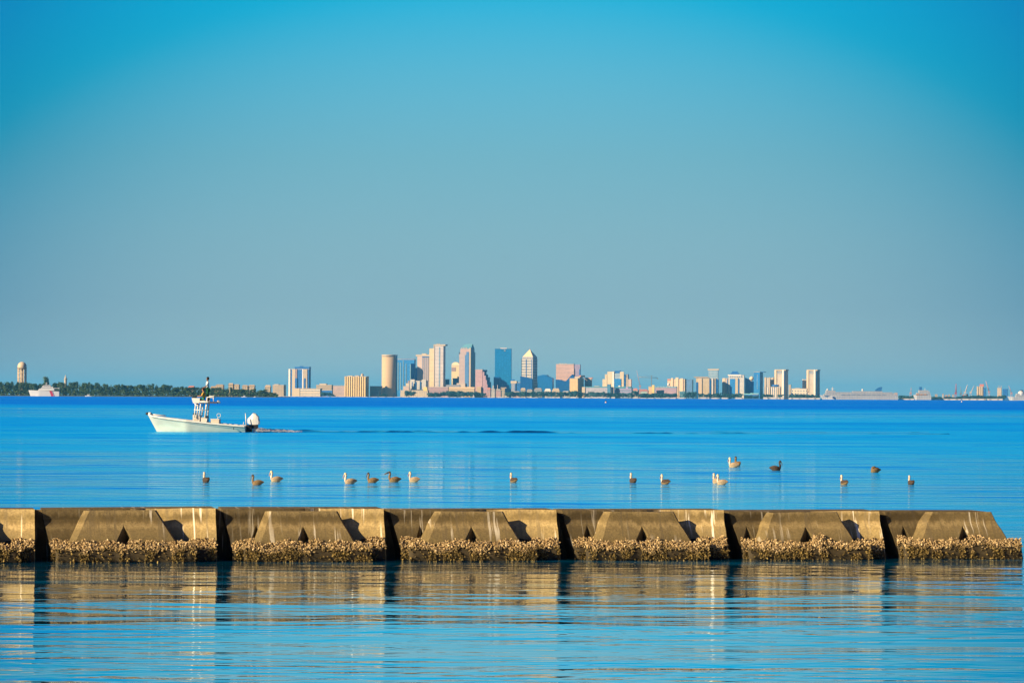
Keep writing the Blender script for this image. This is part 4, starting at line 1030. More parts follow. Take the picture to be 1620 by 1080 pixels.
for py in (590, 597):
    bm = bmesh.new(); lathe(bm, [(R_ * .90, zt_(py)), (R_ * .98, zt_(py)), (R_ * .98, zt_(py) + .8), (R_ * .90, zt_(py) + .8)], 20); mesh_obj('brace_ring', bm, P_TOWER, wt)
mt = thing('radio_mast', 'slender pale tapering mast behind the tree belt right of the ship', 'mast', (column_at(103.5, Y), Y, 0.6))
bm = bmesh.new(); tube(bm, [(0, 0, 0), (0, 0, zt_(600, 103)), (0, 0, zt_(593, 103))], [3.0, 2.4, .5], 8); mesh_obj('mast_shaft', bm, paint('mast_paint', (0.34, 0.32, 0.28)), mt)
bm = bmesh.new(); lathe(bm, [(2.5, zt_(600, 103)), (3.3, zt_(600, 103)), (3.3, zt_(599, 103)), (2.4, zt_(599, 103))], 10); mesh_obj('platform', bm, P_CREAM, mt)

# ------------------------------------------------------------------ ships
def hull_mesh(L, B, deck, rake, n=28, draft=1.5, full=0.35, stern=0.9, tumble=0.86):
    """ship hull along x, bow at -L/2. deck(t) gives deck height; returns mesh and the half-breadth function"""
    def hb(t, s):      # s 0 waterline .. 1 deck
        b = B / 2 * min(1.0, (t / full)) ** (0.62 if s > .5 else 0.9) if t < full else B / 2 * (1 - (1 - stern) * ((t - full) / (1 - full)) ** 2)
        return max(0.02, b * (tumble + (1 - tumble) * s))
    def xx(t, s): return -L / 2 + L * t + rake * (1 - s) * max(0.0, 1 - t / full)
    bm = bmesh.new(); rows = []
    S = [-.4, 0, .25, .5, .75, 1.0]
    for i in range(n + 1):
        t = (i / n) ** 1.25
        z1 = deck(t)
        rows.append([(Vector((xx(t, s), sg * (hb(t, max(0, s)) * (1 if s >= 0 else .6)), z1 * s if s >= 0 else -draft))) for sg, ss in ((-1, S[::-1]), (1, S)) for s in ss])
    rows = [[bm.verts.new(c) for c in r] for r in rows]
    for a, b in zip(rows, rows[1:]):
        for j in range(len(a) - 1):
            f = bm.faces.new((a[j], b[j], b[j + 1], a[j + 1])); f.smooth = True
        f = bm.faces.new((a[-1], b[-1], b[0], a[0]))
    bm.faces.new(rows[0]); bm.faces.new(rows[-1][::-1])
    bmesh.ops.recalc_face_normals(bm, faces=bm.faces)
    for e in bm.edges:
        if len(e.link_faces) == 2 and e.calc_face_angle(0) > .5: e.smooth = False
    return bm, hb, xx
P_SHIP = paint('ship_white', (0.50, 0.49, 0.46)); P_GLASS = paint('ship_glass', (0.02, 0.03, 0.05), .2, .5)
P_RED = paint('stripe_red', (0.42, 0.015, 0.05)); P_STRIPEBLUE = paint('stripe_blue', (0.02, 0.04, 0.18)); P_DARK = paint('dark_metal', (0.03, 0.03, 0.035))
# white and red patrol ship on the left
Y = 5300.0; m = mpp(Y)
L = 49 * m
ps = thing('patrol_ship', 'white patrol ship with a slanting red hull stripe before the left tree belt', 'ship', (column_at(69.5, Y), Y, 0))
zz_ = lambda py: max(0.0, pt(69, py, Y).z)
WB = pt(69, 0, Y).z  # unused reference height
dk = lambda t: (10.0 * m * .95 - t * 1.6 * m) if t < .75 else (8.4 * m - (t - .75) * 4 * m)
bmh, hb, hx = hull_mesh(L, 9.5, dk, 3.2 * m)
mesh_obj('hull', bmh, P_SHIP, ps)
X = lambda px: (px - 69.5) * m
for nm, a, b, za, zb, hw, mt_ in (('deckhouse', 60, 86, 9.0, 12.0, 3.6, P_SHIP), ('bridge_deck', 64.5, 84, 12.0, 15.0, 3.2, P_SHIP), ('bridge', 66.5, 80, 15.0, 17.6, 2.8, P_SHIP), ('aft_awning', 80, 94.6, 12.2, 13.0, 3.4, P_SHIP)):
    bm = bmesh.new(); vs = box(bm, X(a), X(b), -hw, hw, za * m, zb * m)
    for v in vs:
        if v.co.z > (za + .5) * m and v.co.x < X(a) + 1 and 'awning' not in nm: v.co.x += 2.6 * m
    mesh_obj(nm, bm, mt_, ps)
for a, b, z0_, z1_, hw in ((63.5, 82, 13.2, 13.9, 3.25), (68.6, 79, 16.0, 16.8, 2.85)):
    mesh_obj('window_band', nbox(X(a), X(b), -hw, hw, z0_ * m, z1_ * m), P_GLASS, ps)
bm = bmesh.new(); tube(bm, [(X(73), 0, 17.5 * m), (X(73.6), 0, 22 * m)], [.5, .25], 6); box(bm, X(71.4), X(75.6), -.3, .3, 20 * m, 20.4 * m); mesh_obj('mast', bm, P_SHIP, ps)
def slash(px0, w_, slant, mat):
    bm = bmesh.new(); r0, r1 = [], []
    for j in range(7):
        s = j / 6
        xa = px0 + slant * (1 - s)
        for lst, q in ((r0, xa), (r1, xa + w_)):
            t = (q - 45) / 49
            lst.append(bm.verts.new((X(q), -(hb(t, s) + .06), dk(t) * s * .99)))
    for j in range(6): bm.faces.new((r0[j], r1[j], r1[j + 1], r0[j + 1]))
    return mesh_obj('hull_stripe', bm, mat, ps)
slash(78.6, 4.2, 3.0, P_RED); slash(83.4, .9, 3.0, P_STRIPEBLUE)
mesh_obj('stern_bay', nbox(X(89), X(93.4), -4.2, 4.2, 6.9 * m, 9.6 * m), P_DARK, ps)
bm = bmesh.new(); tube(bm, [(X(92), 0, 8 * m), (X(95.5), 0, 11.4 * m)], [.35, .25], 6); mesh_obj('deck_crane', bm, P_SHIP, ps)

def cruise(name, label, pa, pb, yd, Y, yaw, tiers, funnel, B=30, rake=9.0, base=None):
    """tiers: (start,end as fraction of the length, rows bottom, top); funnel: (fraction, row top)"""
    m = mpp(Y); L = (pb - pa) * m / math.cos(yaw) * 1.0
    pc = (pa + pb) / 2
    r = thing(name, label, 'ship', (column_at(pc, Y), Y, 0), yaw)
    z = lambda py: pt(pc, py, Y).z
    zd = z(yd)
    bmh, hb, hx = hull_mesh(L, B, lambda t: zd * (1.12 - .12 * min(1, t * 5)), rake, draft=4, full=.16, stern=.95)
    mesh_obj('hull', bmh, facade((0.46, 0.44, 0.40), (0.14, 0.16, 0.22), 5, zd / 3.0, .5, .35), r)
    for i, (a, b, y0, y1) in enumerate(tiers):
        bw = B / 2 * (.94 - .03 * i)
        bm = bmesh.new(); vs = box(bm, -L / 2 + L * a, -L / 2 + L * b, -bw, bw, z(y0), z(y1))
        for v in vs:
            if v.co.x < -L / 2 + L * (a + .001) and abs(v.co.y) > 1: v.co.x += 5 if a < .3 else 0
        mesh_obj('deck_tier', bm, facade((0.48, 0.45, 0.40), (0.10, 0.14, 0.22), 4.4, max(1.2, (z(y1) - z(y0)) / 2), .8, .55), r)
    return r, L, z
shp, L, z = cruise('cruise_ship', 'long white cruise ship with a blue fin shaped funnel moored at the shore', 1296.4, 1420, 625.8, 9800.0, 0.0,
                   [(.03, .985, 625.8, 623.8), (.05, .96, 623.8, 621.8), (.06, .93, 621.8, 620), (.42, .80, 620, 618.4), (.06, .20, 620, 617.6)], None)
fx = lambda px: (px - 1358.2) * mpp(9800.0)
bm = bmesh.new()
out = [(1384, 620), (1385, 616), (1389, 613), (1394, 611.6), (1395.6, 612.2), (1394.4, 616), (1395.4, 620)]
f0 = [bm.verts.new((fx(a), -5, z(b))) for a, b in out]; f1 = [bm.verts.new((fx(a), 5, z(b))) for a, b in out]
bm.faces.new(f0); bm.faces.new(f1[::-1])
for i in range(len(out)): j = (i + 1) % len(out); bm.faces.new((f0[j], f0[i], f1[i], f1[j]))
bmesh.ops.recalc_face_normals(bm, faces=bm.faces)
mesh_obj('funnel', bm, paint('funnel_blue', (0.015, 0.10, 0.28)), shp)
bm = bmesh.new(); lathe(bm, [(0, z(611.8)), (.9, z(613)), (1.4, z(617.6))], 8, fx(1317), 0); box(bm, fx(1314.6), fx(1319.4), -.7, .7, z(615.2), z(614.5)); mesh_obj('radar_mast', bm, P_SHIP, shp)
for a in (1309, 1364.5): 
    bm = bmesh.new(); lathe(bm, [(0, z(614.4)), (2.4, z(615.4)), (3, z(617)), (2.2, z(618.6))], 12, fx(a), 0); mesh_obj('satellite_dome', bm, P_SHIP, shp)
for i in range(9): mesh_obj('lifeboat', nbox(fx(1330 + i * 8), fx(1335 + i * 8), -15.6, -13.6, z(624.8), z(623.6)), paint('lifeboat_grey', (0.25, 0.27, 0.33)), shp)
bm = bmesh.new(); lathe(bm, [(0, 0), (2.6, 1), (3.4, 3.6), (2.6, 6), (0, 7)], 14); mesh_obj('bow_anchor_pocket', bm, paint('navy', (0.01, 0.02, 0.12)), shp, (fx(1318), -14.0, 2.4))
shp, L, z = cruise('cruise_ship', 'shorter white ship with stacked decks and a blue funnel right of the long one', 1444.6, 1472.6, 625.4, 9815.0, 0.0,
                   [(.04, .97, 625.6, 623.4), (.10, .94, 623.4, 621), (.22, .92, 621, 618.8), (.32, .84, 618.8, 617)], None, B=24, rake=6)
fx = lambda px: (px - 1458.6) * mpp(9815.0)
bm = bmesh.new(); vs = box(bm, fx(1454.4), fx(1458.4), -4, 4, z(617.2), z(611.8)); mesh_obj('funnel', bm, paint('funnel_blue', (0.015, 0.10, 0.28)), shp)
bm = bmesh.new(); tube(bm, [(fx(1463), 0, z(617)), (fx(1463.4), 0, z(613.6))], [1, .4], 6); mesh_obj('radar_mast', bm, P_SHIP, shp)
for i in range(3): mesh_obj('lifeboat', nbox(fx(1449 + i * 6), fx(1453 + i * 6), -12.8, -11, z(624.6), z(623.2)), paint('lifeboat_orange', (0.5, 0.22, 0.05)), shp)
# white yacht like ship cut by the right edge of the photo
shp, L, z = cruise('motor_yacht', 'white yacht with a rounded upper deck cut by the right edge of the photo', 1593.6, 1640, 627.6, 9700.0, 0.0,
                   [(.22, .95, 627.6, 625), (.30, .8, 625, 622.4)], None, B=18, rake=7)
fx = lambda px: (px - 1616.8) * mpp(9700.0)
bm = bmesh.new(); lathe(bm, [(0, z(617.6)), (4, z(618.2)), (8.4, z(620)), (10, z(623.4)), (9, z(625.4))], 20, fx(1615.4), 0); mesh_obj('upper_dome', bm, P_SHIP, shp)
bm = bmesh.new(); lathe(bm, [(0, z(616.6)), (4, z(617)), (5, z(618.4)), (4, z(619))], 12, fx(1616.4), 0); mesh_obj('radar_cap', bm, P_DARK, shp)

# ------------------------------------------------------------------ cranes
def strut(bm, a, b, r): tube(bm, [a, b], [r, r * .8], 5)
def jib_crane(px0, yb, px1, yt, Y, col, label, r=.9, tower=None):
    """slewing crane: leg tower, cab, luffing boom from (px0,yb) to (px1,yt)"""
    m = mpp(Y); z = lambda py: pt(px0, py, Y).z
    c = thing('harbour_crane', label, 'crane', (column_at(px0, Y), Y, 0.9))
    z1 = z(yb)
    for sx in (-1, 1):
        bm = bmesh.new(); strut(bm, (sx * 4, 0, 0), (sx * 1.4, 0, z1 - 2), .8); mesh_obj('leg', bm, col, c)
    mesh_obj('cab', nbox(-3, 3, -2.5, 2.5, z1 - 3, z1 + 2), col, c)
    bm = bmesh.new(); X1 = (px1 - px0) * m
    a, b = Vector((0, 0, z1)), Vector((X1, 0, z(yt) - .9))
    off = Vector((1.1, 0, -.3)) if abs(X1) < (b.z - a.z) else Vector((0, 0, 1.6))
    strut(bm, a, b, r); strut(bm, a + off * 2, b, r * .7)
    for i in range(6):
        f = i / 6; p = a.lerp(b, f); q = (a + off * 2).lerp(b, f + .1); strut(bm, p, q, .35)
    mesh_obj('boom', bm, col, c)
    return c
C_RED, C_WHITE, C_GREY, C_PINK = paint('crane_red', (0.34, 0.06, 0.08)), paint('crane_white', (0.46, 0.42, 0.40)), paint('crane_grey', (0.16, 0.20, 0.24)), paint('crane_pink', (0.38, 0.24, 0.26))
jib_crane(1512, 622, 1512.6, 607, 9890.0, C_RED, 'dark red crane with an upright boom left of the white one', 1.3)
jib_crane(1526.6, 621, 1530.6, 608.6, 9885.0, C_WHITE, 'white crane with a boom leaning right beside the crimson sheds', 1.3)
jib_crane(1535.6, 621, 1541.4, 609.6, 9890.0, C_WHITE, 'pale crane with a slanting boom between white crane and silo')
jib_crane(1564.6, 620, 1559.4, 602.4, 9890.0, C_PINK, 'tall pale crane leaning left over the grey tan silo block', 1.1)
jib_crane(1520, 623, 1519.6, 611, 9895.0, C_GREY, 'thin grey crane with an upright boom right of the dark red one', .7)
jib_crane(1600, 622, 1604.6 - 9, 609.6, 9890.0, C_PINK, 'faint pinkish crane leaning left behind the white yacht', .7)
jib_crane(1440.6, 622, 1441.6, 612.4, 9890.0, C_PINK, 'small pinkish crane just left of the shorter white ship', .7)
jib_crane(1012.4, 611, 1007, 586, 10150.0, C_PINK, 'faint pinkish crane boom leaning left above the pink roofed houses', .6)
Y = 10160.0; m = mpp(Y)
c = thing('tower_crane', 'thin grey tower crane with a level jib above the tan school block', 'crane', (column_at(1030.6, Y), Y, 0.9))
zc_ = lambda py: pt(1030, py, Y).z - .9
mesh_obj('mast', nbox(-1.2, 1.2, -1.2, 1.2, 0, zc_(593.6)), C_GREY, c)
bm = bmesh.new(); strut(bm, (-20 * m, 0, zc_(596.4)), (10 * m, 0, zc_(597.6)), .8); strut(bm, (-20 * m, 0, zc_(596.2)), (0, 0, zc_(594)), .3); strut(bm, (0, 0, zc_(594)), (10 * m, 0, zc_(597.4)), .3); mesh_obj('jib', bm, C_GREY, c)
mesh_obj('counterweight', nbox(8.6 * m, 10 * m, -1.4, 1.4, zc_(599.4), zc_(597.6)), C_GREY, c)

# ------------------------------------------------------------------ small craft and buoys far out
def small_boat(px, py, wpx, label, Y, sail=0, cat='boat', name='motor_boat'):
    m = mpp(Y); L = wpx * m
    r = thing(name, label, cat, (column_at(px, Y), Y, 0))
    bmh, _, _ = hull_mesh(L, L * .28, lambda t: L * (.12 - .04 * t), L * .08, n=12, draft=.4)
    mesh_obj('hull', bmh, P_SHIP, r)
    if sail:
        h = sail * m; bm = bmesh.new()
        p = [(-L * .1, h), (-L * .12, L * .16), (L * .42, L * .16), (L * .2, h * .45)]
        a = [bm.verts.new((x, -.06, z)) for x, z in p]; b = [bm.verts.new((x, .06, z)) for x, z in p]
        bm.faces.new(a); bm.faces.new(b[::-1])
        for i in range(4): j = (i + 1) % 4; bm.faces.new((a[j], a[i], b[i], b[j]))
        bmesh.ops.recalc_face_normals(bm, faces=bm.faces); mesh_obj('sail', bm, P_SHIP, r)
        bm = bmesh.new(); tube(bm, [(-L * .1, 0, 0), (-L * .1, 0, h * 1.05)], .12 * m, 5); mesh_obj('mast', bm, P_SHIP, r)
    else:
        mesh_obj('cabin', nbox(-L * .12, L * .2, -L * .1, L * .1, L * .08, L * .24), P_SHIP, r)
        mesh_obj('canopy', nbox(-L * .16, L * .26, -L * .11, L * .11, L * .29, L * .32), P_SHIP, r)
    return r
small_boat(139.5, 623, 11, 'small white motor boat before the tree belt right of the white red ship', 5250.0)
small_boat(386, 626.6, 9, 'tiny white motor boat at the foot of the right end of the tree belt', 5350.0)
small_boat(403, 626.6, 5, 'tiniest white motor boat near the right end of the tree belt', 5380.0)
small_boat(749, 627, 4.4, 'tiny boat with a white sail before the cream hall left of the pink building', 9700.0, 5.6, 'sailboat', 'sailboat')
small_boat(893.6, 629, 4.0, 'tiny boat with a white sail before the small gold tower', 9600.0, 5.0, 'sailboat', 'sailboat')
small_boat(946, 626, 6, 'tiny white motor boat on the water before the teal roofed building', 9700.0)
def buoy(px, py, label, top, low, rpx):
    g = ground(px, py); s = rpx * mpp(g.y)
    r = thing('buoy', label, 'buoy', (g.x, g.y, 0))
    bm = bmesh.new(); lathe(bm, [(s * .7, -s * .5), (s, 0), (s * .98, s * .5), (s * .6, s * 1.2), (0, s * 1.4)], 16); mesh_obj('float', bm, low, r)
    bm = bmesh.new(); lathe(bm, [(s * .62, s * 1.1), (s * .66, s * 1.5), (s * .4, s * 2.3), (0, s * 2.5)], 14); mesh_obj('top_mark', bm, top, r)
buoy(958.4, 637, 'small round white buoy with a dark top floating before the teal roofed building', P_DARK, paint('buoy_white', (0.55, 0.45, 0.42)), 1.5)
buoy(1521.4, 636, 'tiny white buoy floating before the crimson sheds', paint('buoy_white', (0.55, 0.45, 0.42)), paint('buoy_white', (0.55, 0.45, 0.42)), 1.0)

# ------------------------------------------------------------------ fishing boat
BO = ground(311, 683.0)
BS = BO.y / F_PX
bt = thing('fishing_boat', 'white centre console fishing boat with a tall tower heading left', 'boat', (BO.x, BO.y, 0), R(-5))
bx_ = lambda px: (px - 311) * BS
bz_ = lambda py: (683 - py) * BS
P_HULL = paint('hull_cream', (0.40, 0.41, 0.365), .35, .5); P_BW = paint('boat_white', (0.56, 0.53, 0.47), .35, .5); P_BLK = paint('black_rubber', (0.012, 0.012, 0.015))
P_ALU = paint('aluminium_tube', (0.55, 0.52, 0.48), .3, .5); P_CUSH = paint('cushion', (0.50, 0.46, 0.38))
DK = [(232, 655.2), (240, 657.6), (260, 660.6), (285, 663.4), (310, 666), (340, 669), (370, 671.4), (391.5, 673)]
def dz(px): return bz_(profile(DK, px))
Lb = bx_(391.5) - bx_(232)
xmid = (bx_(391.5) + bx_(232)) / 2
bm, hbF, hxF = hull_mesh(Lb, 2.6, lambda t: dz(232 + 159.5 * t), 0.78, n=30, draft=.35, full=.42, stern=.93, tumble=.72)
for v in bm.verts: v.co.x += xmid
mesh_obj('hull', bm, P_HULL, bt)
# gunwale cap following the sheer
bm = bmesh.new(); rows = []
for sg in (-1, 1):
    row = []
    for i in range(31):
        t = (i / 30) ** 1.25; px = 232 + 159.5 * t
        y = sg * hbF(t, 1.0); x = hxF(t, 1.0) + xmid; z = dz(px)
        row.append([bm.verts.new((x, y + sg * .05, z - .07)), bm.verts.new((x, y + sg * .05, z + .03)), bm.verts.new((x, y - sg * .13, z + .03)), bm.verts.new((x, y - sg * .13, z - .07))])
    for a, b in zip(row, row[1:]):
        for j in range(4): bm.faces.new((a[j], a[(j + 1) % 4], b[(j + 1) % 4], b[j]))
bmesh.ops.recalc_face_normals(bm, faces=bm.faces)
mesh_obj('gunwale', bm, P_BW, bt)
bm = bmesh.new()
for i in range(30):
    t0, t1 = (i / 30) ** 1.25, ((i + 1) / 30) ** 1.25
    if i < 3: continue
    q = []
    for t, k_ in ((t0, 0), (t1, 0), (t1, 1), (t0, 1)):
        q.append(bm.verts.new((hxF(t, 1) + xmid, -(hbF(t, 1) + .058), dz(232 + 159.5 * t) - .10 - .03 * k_)))
    bm.faces.new(q)
mesh_obj('rub_rail', bm, paint('rub_rail_grey', (0.10, 0.10, 0.10)), bt)
mesh_obj('vent', nbox(bx_(374), bx_(375), -1.30, -1.2, bz_(678.4), bz_(675.6)), P_BLK, bt)
mesh_obj('console', nbox(bx_(306.4), bx_(317.2), -.45, .45, .4, bz_(656)), P_BW, bt)
mesh_obj('windscreen', nbox(bx_(306.8), bx_(309), -.42, .42, bz_(656), bz_(653)), P_GLASS, bt)
mesh_obj('console_hatch', nbox(bx_(308.4), bx_(314.6), -.47, -.44, bz_(665), bz_(658)), paint('hatch_cream', (0.46, 0.43, 0.36)), bt)
st = mesh_obj('leaning_seat', nbox(bx_(319.6), bx_(328.8), -.5, .5, .4, bz_(661.2)), P_BW, bt)
mesh_obj('cushion', nbox(bx_(319.4), bx_(329), -.52, .52, bz_(661.2), bz_(659.8)), P_CUSH, st)
mesh_obj('backrest', nbox(bx_(327), bx_(328.6), -.5, .5, bz_(659.8), bz_(657.4)), P_BLK, st)
# tower
for a, b in (((309.6, 660), (311, 638)), ((317, 658), (320, 634))):
    for sg in (-1, 1):
        bm = bmesh.new(); tube(bm, [(bx_(a[0]), sg * .62, bz_(a[1])), (bx_(b[0]), sg * .5, bz_(b[1]))], .05, 8); mesh_obj('tower_leg', bm, P_ALU, bt)
for sg in (-1, 1):
    bm = bmesh.new(); tube(bm, [(bx_(326.4), sg * .6, bz_(660)), (bx_(329.6), sg * .5, bz_(628))], .06, 8); mesh_obj('tower_leg', bm, P_ALU, bt)
    bm = bmesh.new(); tube(bm, [(bx_(309.5), sg * .56, bz_(638)), (bx_(317.4), sg * .58, bz_(644.5))], .04, 6); mesh_obj('brace', bm, P_ALU, bt)
    bm = bmesh.new(); tube(bm, [(bx_(308.8), sg * .6, bz_(648)), (bx_(328.6), sg * .6, bz_(648.6))], .03, 6); mesh_obj('brace', bm, P_ALU, bt)
for py in (643, 648, 653):
    bm = bmesh.new(); tube(bm, [(bx_(317.6 + (650 - py) * .12), -.55, bz_(py)), (bx_(317.6 + (650 - py) * .12), .55, bz_(py))], .025, 6); mesh_obj('rung', bm, P_ALU, bt)
bm = bmesh.new(); vs = box(bm, bx_(304.4), bx_(317.6), -.5, .5, bz_(637.4), bz_(629.4))
for v in vs:
    if v.co.z < bz_(634) and v.co.x < bx_(306): v.co.x += .12
mesh_obj('upper_helm', bm, P_BW, bt)
mesh_obj('helm_dash', nbox(bx_(305), bx_(309.6), -.4, .4, bz_(629.4), bz_(627)), P_BLK, bt)
mesh_obj('tower_floor', nbox(bx_(317.6), bx_(346), -.7, .7, bz_(637.6), bz_(635.2)), paint('tower_floor_dark', (0.05, 0.045, 0.05)), bt)
mesh_obj('floor_rim', nbox(bx_(318.4), bx_(331), -.74, -.705, bz_(636.6), bz_(634)), P_BW, bt)
bm = bmesh.new(); tube(bm, [(bx_(346), -.3, bz_(636.2)), (bx_(348.4), -.3, bz_(634.2))], [.12, .16], 10); mesh_obj('spotlight', bm, P_BW, bt)
mesh_obj('tower_seat', nbox(bx_(332), bx_(339.6), -.35, .35, bz_(629), bz_(625.6)), P_CUSH, bt)
bm = bmesh.new()
tube(bm, [(bx_(330), -.66, bz_(628)), (bx_(341), -.66, bz_(627.4))], .03, 6); tube(bm, [(bx_(339.6), -.66, bz_(627.6)), (bx_(340.4), -.66, bz_(635.5))], .03, 6)
mesh_obj('seat_rail', bm, P_ALU, bt)
cl = mesh_obj('cooler_seat', nbox(bx_(335), bx_(348), -.4, .4, .35, bz_(663.2)), P_CUSH, bt)
mesh_obj('lid', nbox(bx_(334.6), bx_(348.4), -.42, .42, bz_(663.2), bz_(662)), P_BW, cl)
bm = bmesh.new()
for i in range(12):
    a, b = 2 * math.pi * i / 12, 2 * math.pi * (i + 1) / 12
    c = (bx_(347), bz_(656.6))
    tube(bm, [(c[0] + .15 * math.cos(a), -.2, c[1] + .15 * math.sin(a)), (c[0] + .15 * math.cos(b), -.2, c[1] + .15 * math.sin(b))], .022, 5, cap=False)
tube(bm, [(bx_(344.6), -.2, bz_(662)), (bx_(346.4), -.2, bz_(659.2))], .022, 5)
mesh_obj('landing_net_hoop', bm, P_ALU, bt)
# bow trolling motor
bm = bmesh.new(); tube(bm, [(bx_(236), -.1, bz_(655.4)), (bx_(262), -.16, bz_(657.6))], .045, 8); tr = mesh_obj('trolling_motor_shaft', bm, P_BW, bt)
bm = bmesh.new(); tube(bm, [(bx_(234), -.1, bz_(655)), (bx_(238.6), -.1, bz_(655.8))], [.14, .17], 10); mesh_obj('motor_mount', bm, P_BW, tr)
bm = bmesh.new(); tube(bm, [(bx_(229.6), -.1, bz_(654.2)), (bx_(233.4), -.1, bz_(654.6))], [.05, .13], 10); box(bm, bx_(230), bx_(231.2), -.13, -.07, bz_(656.4), bz_(652.4)); mesh_obj('propeller_head', bm, P_BLK, tr)
for px in (330, 388.6):
    bm = bmesh.new(); tube(bm, [(bx_(px), -1.0, dz(px)), (bx_(px + 1.2), -1.0, dz(px) + .32)], .025, 6); mesh_obj('rod_holder', bm, P_ALU, bt)
# outboard
ob = mesh_obj('outboard_bracket', nbox(bx_(391), bx_(399.4), -.3, .3, bz_(682.6), bz_(671)), P_BLK, bt)
bm = bmesh.new()
sec = [(392.8, 661.2, .12), (397, 657.4, .25), (401.6, 652.2, .30), (406, 653.6, .30), (410, 657.6, .28), (411.6, 663, .24)]
low = [(394.6, 668.4), (397, 670.4), (401.6, 671), (406, 671), (410.4, 670.6), (411.4, 669.6)]
ra, rb = [], []
rings = []
for (a, yt_, w_), (c, yb_) in zip(sec, low):
    zt_a, zb_a = bz_(yt_), bz_(yb_)
    zm = (zt_a + zb_a) / 2
    rings.append([bm.verts.new((bx_(a), y, z_)) for y, z_ in ((0, zt_a), (-w_ * .7, zt_a - .06), (-w_, zm), (-w_ * .8, zb_a), (w_ * .8, zb_a), (w_, zm), (w_ * .7, zt_a - .06))])
for a, b in zip(rings, rings[1:]):
    for j in range(7):
        f = bm.faces.new((a[j], a[(j + 1) % 7], b[(j + 1) % 7], b[j]))
bm.faces.new(rings[0]); bm.faces.new(rings[-1][::-1]); bmesh.ops.recalc_face_normals(bm, faces=bm.faces)
mesh_obj('outboard_cowl', bm, P_BW, bt)
mesh_obj('outboard_leg', nbox(bx_(401), bx_(404.4), -.1, .1, -.4, bz_(670)), P_BW, bt)
mesh_obj('outboard_midsection', nbox(bx_(399.4), bx_(409), -.16, .16, bz_(677), bz_(669.6)), P_BLK, bt)
bm = bmesh.new(); tube(bm, [(bx_(392), -.5, bz_(672)), (bx_(390.6), -.5, bz_(653))], [.05, .03], 6); mesh_obj('shallow_anchor_pole', bm, P_BW, bt)

